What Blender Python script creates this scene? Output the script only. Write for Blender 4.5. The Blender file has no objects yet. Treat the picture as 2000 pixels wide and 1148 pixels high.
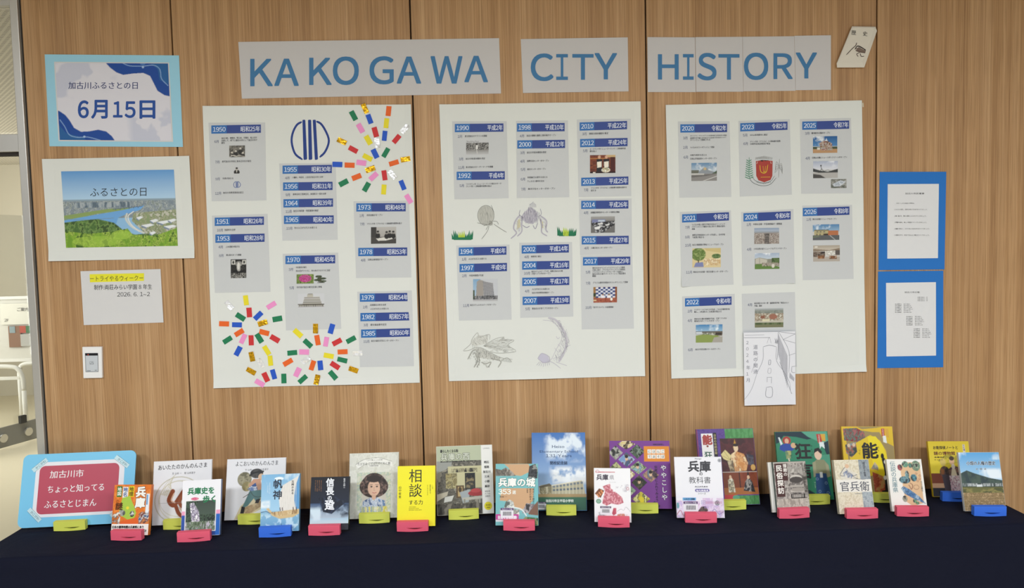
import bpy, math, random
import numpy as np
from mathutils import Matrix, Vector
# ------------------------------------------------------------------ camera, world, light, exposure
S = bpy.context.scene
C = S.collection
ZT = 0.70                       # height of the table top
CAM = (0.02674, -0.06251, -0.02336, 1.18349, -2.96165, 1.71122, 1485.04)   # yaw, pitch, roll, x, y, z, focal px
def axes(yaw, pitch, roll):
    f = np.array([math.sin(yaw)*math.cos(pitch), math.cos(yaw)*math.cos(pitch), math.sin(pitch)])
    r = np.array([math.cos(yaw), -math.sin(yaw), 0.0]); u = np.cross(r, f)
    c, s = math.cos(roll), math.sin(roll)
    return c*r+s*u, -s*r+c*u, f
AR, AU, AF = axes(*CAM[:3]); CP = np.array(CAM[3:6])
cd = bpy.data.cameras.new('camera'); cam = bpy.data.objects.new('camera', cd); C.objects.link(cam)
cd.sensor_fit = 'HORIZONTAL'; cd.sensor_width = 36; cd.lens = 36*CAM[6]/2000; cd.clip_start = 0.05
m = Matrix.Identity(4)
for i in range(3):
    m[i][0], m[i][1], m[i][2], m[i][3] = AR[i], AU[i], -AF[i], CP[i]
cam.matrix_world = m
S.camera = cam
S.view_settings.view_transform = 'Standard'; S.view_settings.look = 'None'
S.view_settings.gamma = 1; S.view_settings.use_curve_mapping = False
S.view_settings.exposure = 0.0
w = bpy.data.worlds.new('world'); S.world = w; w.use_nodes = True
w.node_tree.nodes['Background'].inputs[0].default_value = (.97, 0.98, 1.0, 1)
w.node_tree.nodes['Background'].inputs[1].default_value = 0.13
def area(name, loc, target, sx, sy, energy, col):
    l = bpy.data.lights.new(name, 'AREA'); l.shape = 'RECTANGLE'; l.size = sx; l.size_y = sy; l.energy = energy; l.color = col
    o = bpy.data.objects.new(name, l); C.objects.link(o); o.location = loc
    o.rotation_euler = (Vector(target)-Vector(loc)).to_track_quat('-Z', 'Y').to_euler()
    return o
for _x in (-1.5, .3, 2.1, 3.9):      # ceiling panel lights above and behind the camera
    area('ceiling_panel_light', (_x, -3.5, 2.96), (_x, -3.5, 0), .6, .6, 82, (.93, .965, 1.0))
area('window_light', (2.4, -6.0, 1.3), (1.6, 0, .9), 4.0, 1.2, 17, (.90, .96, 1.0))
area('corridor_light', (-3.0, 3.6, 2.6), (-3.0, 4.8, 0), 1.6, 2.4, 88, (.97, 0.985, 0.96))
area('corridor_fill_light', (-5.8, 3.4, 1.4), (-2, 3.4, 1.9), 3.0, 1.8, 115, (.98, 0.99, 0.97))  # added fill that brightens the corridor ceiling; no window stands here

# ------------------------------------------------------------------ helpers
def lin(c):
    if isinstance(c, str):
        c = tuple(int(c[i:i+2], 16)/255 for i in (0, 2, 4))
    return tuple((x/12.92 if x <= .04045 else ((x+.055)/1.055)**2.4) for x in c)
MATS = {}
def mat(col, rough=.6, metal=0.0, spec=.4, name=None, coat=0.0):
    k = (col, rough, metal, spec, name, coat)
    if k not in MATS:
        m = bpy.data.materials.new(name or 'mat_'+str(col)); m.use_nodes = True
        b = m.node_tree.nodes['Principled BSDF']
        b.inputs['Base Color'].default_value = (*lin(col), 1); b.inputs['Roughness'].default_value = rough
        b.inputs['Metallic'].default_value = metal; b.inputs['Specular IOR Level'].default_value = spec
        b.inputs['Coat Weight'].default_value = coat; b.inputs['Coat Roughness'].default_value = .12
        MATS[k] = m
    return MATS[k]
def node_mat(name):
    m = bpy.data.materials.new(name); m.use_nodes = True
    nt = m.node_tree; return m, nt, nt.nodes['Principled BSDF']
def print_mat(rough, coat=0.0):
    k = ('print', rough, coat)
    if k not in MATS:
        m, nt, b = node_mat('printed_colour')
        a = nt.nodes.new('ShaderNodeAttribute'); a.attribute_name = 'Col'
        nt.links.new(a.outputs['Color'], b.inputs['Base Color'])
        b.inputs['Roughness'].default_value = rough; b.inputs['Specular IOR Level'].default_value = .35
        b.inputs['Coat Weight'].default_value = coat; b.inputs['Coat Roughness'].default_value = .12
        MATS[k] = m
    return MATS[k]
def paper_mat(col, name='paper', bump=.15, scale=14):
    k = ('paper', col, name)
    if k not in MATS:
        m, nt, b = node_mat(name)
        tc = nt.nodes.new('ShaderNodeTexCoord'); n = nt.nodes.new('ShaderNodeTexNoise'); n.inputs['Scale'].default_value = scale
        n.inputs['Detail'].default_value = 3
        nt.links.new(tc.outputs['Object'], n.inputs['Vector'])
        bp = nt.nodes.new('ShaderNodeBump'); bp.inputs['Strength'].default_value = bump; bp.inputs['Distance'].default_value = .01
        nt.links.new(n.outputs['Fac'], bp.inputs['Height']); nt.links.new(bp.outputs['Normal'], b.inputs['Normal'])
        b.inputs['Base Color'].default_value = (*lin(col), 1); b.inputs['Roughness'].default_value = .75
        b.inputs['Specular IOR Level'].default_value = .25
        MATS[k] = m
    return MATS[k]
def link(name, me, mats, parent=None):
    o = bpy.data.objects.new(name, me); C.objects.link(o)
    for mm in (mats if isinstance(mats, (list, tuple)) else [mats]): me.materials.append(mm)
    if parent: o.parent = parent
    return o
def tag(o, label, cat, group=None):
    o['label'] = label; o['category'] = cat
    if group: o['group'] = group
    return o
def empty(name, loc=(0, 0, 0), rot=None):
    o = bpy.data.objects.new(name, None); C.objects.link(o); o.location = loc; o.empty_display_size = .05
    if rot: o.rotation_euler = rot
    return o
def structure(o): o['kind'] = 'structure'; return o
class MB:
    def __init__(s): s.v = []; s.f = []; s.m = []
    def add(s, vs, fs, mi=0):
        n = len(s.v); s.v += [tuple(map(float, x)) for x in vs]; s.f += [tuple(i+n for i in f) for f in fs]; s.m += [mi]*len(fs)
    def box(s, x0, x1, y0, y1, z0, z1, mi=0):
        s.add([(x0,y0,z0),(x1,y0,z0),(x1,y1,z0),(x0,y1,z0),(x0,y0,z1),(x1,y0,z1),(x1,y1,z1),(x0,y1,z1)],
              [(0,3,2,1),(4,5,6,7),(0,1,5,4),(1,2,6,5),(2,3,7,6),(3,0,4,7)], mi)
    def prism(s, pts, y0, y1, mi=0):      # outline in x,z (counter-clockwise seen from -y), extruded in y
        n = len(pts)
        s.add([(x, y0, z) for x, z in pts]+[(x, y1, z) for x, z in pts],
              [tuple(range(n)), tuple(reversed(range(n, 2*n)))]+[((i+1) % n, i, i+n, (i+1) % n+n) for i in range(n)], mi)
    def tube(s, pts, r, k=8, mi=0):
        pts = [np.array(p, float) for p in pts]; vs = []
        for i, p in enumerate(pts):
            t = pts[min(i+1, len(pts)-1)]-pts[max(i-1, 0)]; t /= np.linalg.norm(t)
            a = np.cross(t, (0, 0, 1) if abs(t[2]) < .9 else (1, 0, 0)); a /= np.linalg.norm(a); b = np.cross(t, a)
            vs += [p+r*(math.cos(j*2*math.pi/k)*a+math.sin(j*2*math.pi/k)*b) for j in range(k)]
        fs = [(i*k+j, i*k+(j+1) % k, (i+1)*k+(j+1) % k, (i+1)*k+j) for i in range(len(pts)-1) for j in range(k)]
        fs += [tuple(reversed(range(k))), tuple(range((len(pts)-1)*k, len(pts)*k))]
        s.add(vs, fs, mi)
    def mesh(s, name='mesh', smooth=False):
        me = bpy.data.meshes.new(name); me.from_pydata(s.v, [], s.f); me.update()
        if s.f: me.polygons.foreach_set('material_index', s.m)
        if smooth: me.polygons.foreach_set('use_smooth', [True]*len(s.f))
        return me
    def build(s, name, mats, parent=None, smooth=False, bevel=0):
        o = link(name, s.mesh(name, smooth), mats, parent)
        if bevel:
            b = o.modifiers.new('bevel', 'BEVEL'); b.width = bevel; b.segments = 2; b.limit_method = 'ANGLE'
        return o
# unprojecting a pixel of the 2000x1148 frame on to a real plane
def ray(px, py): return AF+AR*((px-1000)/CAM[6])-AU*((py-574)/CAM[6])
def on_y(px, py, y=0.0):
    d = ray(px, py); t = (y-CP[1])/d[1]; return CP+d*t
def on_z(px, py, z=ZT):
    d = ray(px, py); t = (z-CP[2])/d[2]; return CP+d*t
# text: real glyph outlines (the built-in typeface), as flat printed meshes
GL = {}
def raw(s, res=2):
    k = (s, res)
    if k not in GL:
        c = bpy.data.curves.new('t', 'FONT'); c.body = s; c.size = 1; c.resolution_u = res
        o = bpy.data.objects.new('t', c); me = bpy.data.meshes.new_from_object(o)
        v = np.empty(len(me.vertices)*3); me.vertices.foreach_get('co', v); v = v.reshape(-1, 3)[:, :2]
        f = [tuple(p.vertices) for p in me.polygons]
        bpy.data.objects.remove(o); bpy.data.curves.remove(c); bpy.data.meshes.remove(me)
        GL[k] = (v, f)
    return GL[k]
def glyphs(s, res=2, wide=False):
    """lays a string out; digits (and, when wide, letters) use the upright sans of the Japanese face"""
    if all(ord(c) < 128 for c in s) and not any(c.isdigit() for c in s) and not wide: return raw(s, res)
    V = []; F = []; x = 0; n = 0; seg = ''
    def flush():
        nonlocal x, n, seg
        if seg.strip():
            v, f = raw(seg, res); V.append(v+np.array([x, 0])); F.extend([tuple(i+n for i in q) for q in f]); n += len(v); x += v[:, 0].max()+.07+.3*(len(seg)-len(seg.rstrip()))
        elif seg: x += .3*len(seg)
        seg = ''
    for c in s:
        o = ord(c)
        if o < 128 and not (c.isdigit() or (wide and c.isalpha())): seg += c; continue
        flush(); adv = 1.0; sh = 0.0
        if o < 128:
            c = chr(o+0xFEE0); v0 = raw(c, res)[0]; adv = .58 if '0' <= chr(o) <= '9' else v0[:, 0].max()-v0[:, 0].min()+.09; sh = -.21 if adv == .58 else .045-v0[:, 0].min()
        v, f = raw(c, res)
        if len(v): V.append(v+np.array([x+sh, 0])); F.extend([tuple(i+n for i in q) for q in f]); n += len(v)
        x += adv
    flush()
    return (np.concatenate(V) if V else np.zeros((0, 2))), F
BOLD8 = [(math.cos(k*math.pi/4), math.sin(k*math.pi/4)) for k in range(8)]
SQ8 = [(-1, -1), (0, -1), (1, -1), (1, 0), (1, 1), (0, 1), (-1, 1), (-1, 0)]
class Text:
    """collects strings in a 2-D frame; to3d(x, y) carries them on to the real surface"""
    def __init__(s): s.mb = MB(); s.cols = []
    def mi(s, c):
        if c not in s.cols: s.cols.append(c)
        return s.cols.index(c)
    def put(s, string, x, y, em, col, to3d, width=None, slope=0.0, bold=0.0, box=None, ysign=-1, asp=1.0, res=2, wide=False):
        v, f = glyphs(string, res, wide)
        if len(v) == 0: return
        a, b = v.min(0), v.max(0)
        if box:       # x0,y0(top),x1,y1(bottom) of the ink
            x0, y0, x1, y1 = box; r = bold*(y1-y0)
            X = x0+r+(v[:, 0]-a[0])/(b[0]-a[0])*(x1-x0-2*r); Y = y1-r-(v[:, 1]-a[1])/(b[1]-a[1])*(y1-y0-2*r)
        else:
            r = bold*em; sx = em*asp if width is None else width/max(b[0]-a[0], .01)
            X = x+(v[:, 0]-(a[0] if width else 0))*sx; Y = y+slope*(X-x)+ysign*v[:, 1]*em
        offs = [(0, 0)] if bold <= 0 else [(-r, 0), (r, 0)] if bold < .016 else [(0, 0)]+[(r*p, r*q) for p, q in (SQ8 if wide else BOLD8)]
        base = np.array([to3d(p, q) for p, q in zip(X, Y)], float)
        if len(offs) > 1:       # thickening: shifted copies, each a hair in front of the last
            e = .01*max(abs(X.max()-X.min()), 1e-6); o0 = np.array(to3d(X[0], Y[0])); gx = (np.array(to3d(X[0]+e, Y[0]))-o0)/e; gy = (np.array(to3d(X[0], Y[0]+e))-o0)/e; gx[1] = gy[1] = 0
        for k, (dx, dy) in enumerate(offs): s.mb.add(base if k == 0 and dx == 0 and dy == 0 else base+gx*dx+gy*dy-np.array([0, k*2.5e-5, 0]), f, s.mi(col))
    def poly(s, pts, col, to3d): s.mb.add([to3d(*p) for p in pts], [tuple(range(len(pts)))], s.mi(col))
    def stroke(s, pts, wd, col, to3d):
        pts = [np.array(p, float) for p in pts]; L = []; Rr = []
        for i, p in enumerate(pts):
            t = pts[min(i+1, len(pts)-1)]-pts[max(i-1, 0)]; n = np.array([-t[1], t[0]])/max(np.hypot(*t), 1e-9)
            ww = wd*(0.6 if i in (0, len(pts)-1) and len(pts) > 3 else 1)/2
            L.append(p+n*ww); Rr.append(p-n*ww)
        n = len(pts)
        s.mb.add([to3d(*p) for p in L+Rr], [(i, i+1, n+i+1, n+i) for i in range(n-1)], s.mi(col))
    def build(s, name, parent, rough=.6):
        if not s.mb.f: return None
        return s.mb.build(name, [mat(c, rough) for c in s.cols], parent)
def spline(pts, n=6):
    p = [np.array(q, float) for q in pts]; p = [2*p[0]-p[1]]+p+[2*p[-1]-p[-2]]; out = []
    for i in range(1, len(p)-2):
        for k in range(n):
            t = k/n
            out.append(.5*((2*p[i])+(-p[i-1]+p[i+1])*t+(2*p[i-1]-5*p[i]+4*p[i+1]-p[i+2])*t*t+(-p[i-1]+3*p[i]-3*p[i+1]+p[i+2])*t**3))
    out.append(p[-2]); return out
# a picture painted in code and carried by the vertices of a fine grid (frame 0..100 x 0..100, y down)
class Pic:
    def __init__(s, w, h, bg='ffffff', seed=1):
        s.w, s.h = int(w), int(h); W, H = s.w*2, s.h*2
        s.X, s.Y = np.meshgrid((np.arange(W)+.5)/W*100, (np.arange(H)+.5)/H*100)
        s.a = np.empty((H, W, 3)); s.a[:] = lin(bg); s.rng = np.random.RandomState(seed); s.asp = w/h
    def put(s, m, col, al=1.0):
        mm = (m*al)[..., None]; s.a = s.a*(1-mm)+np.array(lin(col))*mm; return s
    def M_r(s, x0, y0, x1, y1): return ((s.X >= x0)&(s.X <= x1)&(s.Y >= y0)&(s.Y <= y1)).astype(float)
    def M_e(s, cx, cy, rx, ry): return (((s.X-cx)/rx)**2+((s.Y-cy)/ry)**2 <= 1).astype(float)
    def M_p(s, pts):
        r = np.zeros(s.X.shape, bool); n = len(pts)
        for i in range(n):
            (x0, y0), (x1, y1) = pts[i], pts[(i+1) % n]
            if y0 == y1: continue
            c = ((s.Y >= min(y0, y1))&(s.Y < max(y0, y1)))&(s.X < x0+(s.Y-y0)*(x1-x0)/(y1-y0)); r ^= c
        return r.astype(float)
    def r(s, x0, y0, x1, y1, c, al=1): return s.put(s.M_r(x0, y0, x1, y1), c, al)
    def e(s, cx, cy, rx, ry, c, al=1): return s.put(s.M_e(cx, cy, rx, ry), c, al)
    def p(s, pts, c, al=1): return s.put(s.M_p(pts), c, al)
    def l(s, pts, w, c, al=1, sm=False):
        if sm: pts = spline(pts, 5)
        for (x0, y0), (x1, y1) in zip(pts[:-1], pts[1:]):
            dx, dy = (x1-x0)*s.asp, y1-y0; L2 = dx*dx+dy*dy+1e-9
            t = np.clip((((s.X-x0)*s.asp)*dx+(s.Y-y0)*dy)/L2, 0, 1)
            d = np.hypot((s.X-x0)*s.asp-t*dx, s.Y-y0-t*dy); s.put((d < w/2).astype(float), c, al)
        return s
    def ring(s, cx, cy, rx, ry, t, c, al=1): return s.put(s.M_e(cx, cy, rx, ry)*(1-s.M_e(cx, cy, rx-t, ry-t*s.asp)), c, al)
    def noise(s, cx, cy, octv=2):
        out = 0; tot = 0
        for o in range(octv):
            a = s.rng.rand(int(cy*2**o)+2, int(cx*2**o)+2); gx = s.X/100*(a.shape[1]-1.001); gy = s.Y/100*(a.shape[0]-1.001)
            ix, iy = gx.astype(int), gy.astype(int); fx, fy = gx-ix, gy-iy
            v = (a[iy, ix]*(1-fx)+a[iy, ix+1]*fx)*(1-fy)+(a[iy+1, ix]*(1-fx)+a[iy+1, ix+1]*fx)*fy
            out = out+v*.6**o; tot += .6**o
        return out/tot
    def n(s, m, cols, cx, cy, octv=2, al=1):       # mottled area in a few colours
        v = s.noise(cx*1.5, cy*1.5, octv+1)+.10*s.rng.rand(*s.X.shape); k = len(cols)
        edges = np.quantile(v[m > 0], np.linspace(0, 1, k+1)) if (m > 0).any() else np.linspace(0, 1, k+1)
        for i, c in enumerate(cols): s.put(m*((v >= edges[i])&(v <= edges[i+1])), c, al)
        return s
    def g(s, x0, y0, x1, y1, c0, c1, m=None):
        t = np.clip((s.Y-y0)/(y1-y0), 0, 1)[..., None]; mm = (s.M_r(x0, y0, x1, y1) if m is None else m)[..., None]
        s.a = s.a*(1-mm)+(np.array(lin(c0))*(1-t)+np.array(lin(c1))*t)*mm; return s
    def cloud(s, x0, y0, x1, y1, c, cx, cy, th=.55, soft=.2):
        v = s.noise(cx, cy, 4); e = lambda q, w_: np.clip(q/w_, 0, 1); fw = (x1-x0)*.16; fh = (y1-y0)*.22
        m = e(s.X-x0, fw if x0 > 0 else 1e-3)*e(x1-s.X, fw if x1 < 100 else 1e-3)*e(s.Y-y0, fh if y0 > 0 else 1e-3)*e(y1-s.Y, fh if y1 < 100 else 1e-3)
        s.put(m*np.clip((v-th)/soft, 0, 1), c); return s
    def build(s, name, to3d, parent, rough=.4, coat=0.0):
        a = s.a.reshape(s.h, 2, s.w, 2, 3).mean((1, 3)); nx, ny = s.w, s.h
        # one colour per vertex, vertices at cell centres stretched to the edges
        vs = [to3d(i/(nx-1), j/(ny-1)) for j in range(ny) for i in range(nx)]
        i, j = np.meshgrid(np.arange(nx-1), np.arange(ny-1)); b = (j*nx+i).ravel()
        fs = np.stack([b+nx, b+nx+1, b+1, b], 1)
        me = bpy.data.meshes.new(name); me.vertices.add(len(vs)); me.vertices.foreach_set('co', np.array(vs, dtype=np.float32).ravel())
        me.loops.add(fs.size); me.loops.foreach_set('vertex_index', fs.ravel().astype(np.int32))
        me.polygons.add(len(fs)); me.polygons.foreach_set('loop_start', np.arange(0, fs.size, 4, dtype=np.int32))
        me.update(calc_edges=True); me.validate()
        ca = me.color_attributes.new('Col', 'FLOAT_COLOR', 'POINT')
        ca.data.foreach_set('color', np.concatenate([a.reshape(-1, 3), np.ones((nx*ny, 1))], 1).astype(np.float32).ravel())
        return link(name, me, print_mat(rough, coat), parent)

# ------------------------------------------------------------------ setting: floor, ceilings, wooden wall
def wood():
    m, nt, b = node_mat('oak_laminate'); N, L = nt.nodes, nt.links
    tc = N.new('ShaderNodeTexCoord'); oi = N.new('ShaderNodeObjectInfo')
    add = N.new('ShaderNodeVectorMath'); add.operation = 'ADD'
    cmb = N.new('ShaderNodeCombineXYZ'); mu = N.new('ShaderNodeMath'); mu.operation = 'MULTIPLY'; mu.inputs[1].default_value = 37
    L.new(oi.outputs['Random'], mu.inputs[0]); L.new(mu.outputs[0], cmb.inputs[0]); L.new(mu.outputs[0], cmb.inputs[2])
    L.new(tc.outputs['Object'], add.inputs[0]); L.new(cmb.outputs[0], add.inputs[1])
    def noise(sx, sz, det, rough=.55, dist=0):
        mp = N.new('ShaderNodeMapping'); mp.inputs['Scale'].default_value = (sx, 1, sz); L.new(add.outputs[0], mp.inputs[0])
        n = N.new('ShaderNodeTexNoise'); n.inputs['Scale'].default_value = 1; n.inputs['Detail'].default_value = det
        n.inputs['Roughness'].default_value = rough; n.inputs['Distortion'].default_value = dist
        L.new(mp.outputs[0], n.inputs['Vector']); return n.outputs['Fac']
    def ramp(src, pts):
        r = N.new('ShaderNodeValToRGB'); L.new(src, r.inputs[0])
        r.color_ramp.elements[0].position, r.color_ramp.elements[0].color = pts[0][0], (*lin(pts[0][1]), 1)
        r.color_ramp.elements[1].position, r.color_ramp.elements[1].color = pts[-1][0], (*lin(pts[-1][1]), 1)
        for p, c in pts[1:-1]: e = r.color_ramp.elements.new(p); e.color = (*lin(c), 1)
        return r.outputs[0]
    broad = ramp(noise(9, .3, 3, .5, .3), [(.3, 'bb956d'), (.5, 'c69f74'), (.72, 'd1ac83')])
    fine = ramp(noise(210, .6, 2, .5), [(.34, 'b09a80'), (.5, 'ddd2c4'), (.62, 'ffffff')])
    pores = ramp(noise(520, 5, 1, .5), [(.36, 'a39482'), (.5, 'ffffff')])
    bands = ramp(noise(34, .25, 2, .5, .4), [(.35, 'c4b29c'), (.5, 'e4dacd'), (.62, 'ffffff')])
    def mix(a, b2, f):
        x = N.new('ShaderNodeMix'); x.data_type = 'RGBA'; x.blend_type = 'MULTIPLY'; x.inputs[0].default_value = f
        L.new(a, x.inputs[6]); L.new(b2, x.inputs[7]); return x.outputs[2]
    L.new(mix(mix(mix(broad, bands, .42), fine, .36), pores, .34), b.inputs['Base Color'])
    b.inputs['Roughness'].default_value = .48; b.inputs['Specular IOR Level'].default_value = .3
    bp = N.new('ShaderNodeBump'); bp.inputs['Strength'].default_value = .12; bp.inputs['Distance'].default_value = .002
    L.new(noise(260, 2, 2), bp.inputs['Height']); L.new(bp.outputs[0], b.inputs['Normal'])
    return m
WOOD = wood()
XL = float(on_y(66, 420)[0])           # left end of the wooden wall
def flat(name, col, rough=.8): return mat(col, rough, name=name)
mb = MB(); mb.box(XL, 4.6, .016, .1, 0, 3.0); wall = structure(mb.build('wall_back', mat('3a2b1e', .8)))
edges = [XL, 0, .9, 1.8, 2.7, 3.6, 4.6]
for i in range(6):
    x0, x1 = edges[i]+(.003 if i else 0), edges[i+1]-.003
    mb = MB(); mb.box(0, x1-x0, 0, .016, 0, 3.0)
    o = mb.build('panel', WOOD, wall, bevel=.0012); o.location = (x0, 0, 0)
mfl, nt, b = node_mat('floor_vinyl')
n = nt.nodes.new('ShaderNodeTexNoise'); n.inputs['Scale'].default_value = 3; r = nt.nodes.new('ShaderNodeValToRGB')
r.color_ramp.elements[0].color = (*lin('c9bea2'), 1); r.color_ramp.elements[1].color = (*lin('ded5bb'), 1)
nt.links.new(n.outputs['Fac'], r.inputs[0]); nt.links.new(r.outputs[0], b.inputs['Base Color']); b.inputs['Roughness'].default_value = .35
mb = MB(); mb.box(-6, 5.5, -6.5, 9, -.05, 0); structure(mb.build('floor', mfl))
mb = MB(); mb.box(-2.0, 4.6, -3.6, .1, 3.0, 3.08); structure(mb.build('ceiling', flat('ceiling_white', 'b8b2a8')))
# corridor behind the glazing: perforated ceiling, far wall
mpc, nt, b = node_mat('perforated_ceiling')
tc = nt.nodes.new('ShaderNodeTexCoord'); mp = nt.nodes.new('ShaderNodeMapping'); mp.inputs['Scale'].default_value = (15, 15, 15)
vo = nt.nodes.new('ShaderNodeTexBrick'); vo.inputs['Scale'].default_value = 1; vo.inputs['Mortar Size'].default_value = .035
vo.inputs['Brick Width'].default_value = .55; vo.inputs['Row Height'].default_value = .32
vo.inputs['Color1'].default_value = (*lin('4c473f'), 1); vo.inputs['Color2'].default_value = (*lin('4c473f'), 1)
vo.inputs['Mortar'].default_value = (*lin('d9d3c4'), 1); vo.inputs['Mortar Size'].default_value = .124; vo.inputs['Mortar Smooth'].default_value = .1
nt.links.new(tc.outputs['Object'], mp.inputs[0]); nt.links.new(mp.outputs[0], vo.inputs['Vector'])
nt.links.new(vo.outputs['Color'], b.inputs['Base Color']); b.inputs['Roughness'].default_value = .8
mb = MB(); mb.box(-6, XL, .1, 6.6, 2.85, 2.9); structure(mb.build('ceiling_corridor', mpc))
mb = MB(); mb.box(-6, 0, 6.6, 6.7, 0, 2.9); structure(mb.build('wall_far', flat('far_wall_plaster', 'd2cbb8')))
mb = MB(); mb.box(-6.1, -6, .1, 6.7, 0, 2.9); structure(mb.build('wall_corridor', flat('corridor_plaster', 'cfc8b6')))
# steel framed glazing left of the wooden wall
steel = mat('cfccc6', .36, .6, name='brushed_steel'); dark = mat('2c2622', .6)
fr = structure(empty('window_1'))
xa, xb = float(on_y(52, 500)[0]), float(on_y(68, 500)[0])
xa, xb = XL-.036, XL-.007
mb = MB(); mb.box(xa, xb, -.011, .06, 0, 3.0); mb.build('jamb', steel, fr, bevel=.002)
mb = MB(); mb.box(xb, XL, .004, .06, 0, 3.0); mb.build('reveal', dark, fr)
zt0, zt1 = float(on_y(20, 303)[2]), float(on_y(20, 262)[2])
mb = MB(); mb.box(-2.6, xa, -.005, .05, zt0+.012, zt1); mb.build('transom', steel, fr, bevel=.002)
mb = MB(); mb.box(-2.6, xa, .01, .045, zt0, zt0+.012); mb.build('transom_dark_edge', dark, fr)  # dark recessed strip along the lower edge of the transom
zh = float(on_y(10, 11)[2])
mb = MB(); mb.box(-2.6, xa, .0, .05, zh, 3.0); mb.build('header', steel, fr, bevel=.002)
mg = bpy.data.materials.new('clear_glass'); mg.use_nodes = True; nt = mg.node_tree; nt.nodes.clear()
out = nt.nodes.new('ShaderNodeOutputMaterial'); mx = nt.nodes.new('ShaderNodeMixShader'); tr = nt.nodes.new('ShaderNodeBsdfTransparent')
gl = nt.nodes.new('ShaderNodeBsdfGlossy'); gl.inputs['Roughness'].default_value = .03; fn = nt.nodes.new('ShaderNodeFresnel'); fn.inputs[0].default_value = 1.45
tr.inputs[0].default_value = (.97, .975, .97, 1)
nt.links.new(fn.outputs[0], mx.inputs[0]); nt.links.new(tr.outputs[0], mx.inputs[1]); nt.links.new(gl.outputs[0], mx.inputs[2]); nt.links.new(mx.outputs[0], out.inputs[0])
mb = MB(); mb.box(-2.6, xa, .022, .028, zt1, zh); mb.build('pane', mg, fr)
mb = MB(); mb.box(-2.6, xa, .022, .028, .02, zt0); mb.build('pane', mg, fr)
# things of the corridor seen through the glass
def at(px, py, y): return on_y(px, py, y)
YB = 5.2
q0, q1 = at(0, 592, YB), at(66, 672, YB)
nb = empty('notice_board', (q0[0]-.25, YB, q1[2]-.18)); W_, H_ = q1[0]-q0[0]+.25, q0[2]-q1[2]+.25
mb = MB(); mb.box(0, W_, 0, .03, 0, H_); mb.build('backboard', mat('d9d6cc', .6), nb, bevel=.004)
mb = MB()
for a in ((.0, W_, .0, .03), (.0, W_, H_-.03, H_), (.0, .03, .03, H_-.03), (W_-.03, W_, .03, H_-.03)): mb.box(a[0], a[1], -.015, 0, a[2], a[3])
mb.build('frame', mat('eceae4', .5), nb)
def nbp(px, py): p = at(px, py, YB-.012); return (p[0]-nb.location.x, -.012, p[2]-nb.location.z)
t = Text(); 
def nbq(name, x0, y0, x1, y1, col, d=.004):
    a, b2 = nbp(x0, y1), nbp(x1, y0); mb = MB(); mb.box(a[0], b2[0], -.012-d, -.008, a[2], b2[2]); mb.build(name, mat(col, .6), nb)
nbq('paper_sheet', 3, 592, 58, 634, 'e6e3d6'); nbq('map_sheet', 19, 636, 40, 678, '8d6a52', .006)
nbq('blue_card', 20, 637, 30, 650, '8fa0a4', .01); nbq('red_card', 40, 636, 51, 650, 'b5533f', .01); nbq('green_card', 52, 636, 62, 650, '4f7a52', .01)
nbq('photo_card', 42, 652, 60, 676, 'b9b7b0', .009)
t.put('ご案内', 33, 607, 8, '3a3632', lambda x, y: (nbp(x, y)[0], -.02, nbp(x, y)[2])); t.put('2F', 9, 628, 8, '4a4540', lambda x, y: (nbp(x, y)[0], -.02, nbp(x, y)[2]))
t.build('lettering', nb)
tag(nb, 'white framed notice board with small coloured cards behind the glass', 'notice board')
YR = 4.6
for i, (pts, lab) in enumerate(((((-40, 716), (20, 716), (36, 722), (45, 740), (47, 762)), 'low white tube rail nearest the glass, under the notice board'),
                               (((38, 728), (40, 716), (48, 711), (64, 709), (78, 709)), 'short white tube rail end beside the steel jamb'))):
    rl = empty('hand_rail', tuple(at(20, 760, YR+.3*i)*np.array([1, 1, 0]))); y = YR+.3*i
    P = [tuple(at(a, b2, y)-np.array([rl.location.x, y, 0])) for a, b2 in pts]
    mb = MB(); mb.tube([tuple(p) for p in spline(P, 4)], .022); mb.build('top_rail', mat('f0eee6', .4), rl, smooth=True)
    mb = MB(); q = P[-1] if i == 0 else P[0]
    mb.tube([tuple(q), (q[0], 0, 0)], .022); mb.build('post', mat('f0eee6', .4), rl, smooth=True)
    if i == 0:
        a, b2 = P[0], P[-1]; mb = MB(); mb.box(a[0], b2[0]-.03, -.01, .01, at(0, 742, y)[2], at(0, 736, y)[2]); mb.build('lower_rail', mat('f0eee6', .4), rl)
    tag(rl, lab, 'handrail', 'white rails in the corridor')
pA, pB = on_z(-60, 893, .02), on_z(74, 855, .02)
gp = empty('glass_partition', (float(pA[0]), float(pA[1]), 0), (0, 0, math.atan2(pB[1]-pA[1], pB[0]-pA[0]))); LG = float(np.hypot(*(pB-pA)[:2]))
mb = MB(); mb.box(0, LG, 0, .02, .02, .2); mb.build('base_rail', mat('8d8c86', .5, .3), gp)
mb = MB(); mb.box(0, LG, .006, .014, .2, 2.1); mb.build('pane', mg, gp)
dirx = (pB-pA)/np.linalg.norm(pB-pA)
for px, py in ((3, 862), (52, 860)):
    # distance along the rail
    best = min(np.linspace(0, 1, 200), key=lambda k: abs((lambda P: (1000+CAM[6]*((P-CP)@AR)/((P-CP)@AF)))(pA+(pB-pA)*k+np.array([0, 0, .1]))-px))
    mb = MB(); k = 20; mb.prism([(.04*math.cos(j*2*math.pi/k), .04*math.sin(j*2*math.pi/k)) for j in range(k)], -.03, 0)
    s = mb.build('stud', mat('d8d6d0', .2, .9), gp, bevel=.004); s.location = (best*LG, 0, .11)
k = min(np.linspace(0, 1, 200), key=lambda k: abs((lambda P: (1000+CAM[6]*((P-CP)@AR)/((P-CP)@AF)))(pA+(pB-pA)*k+np.array([0, 0, .25]))-41))
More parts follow.
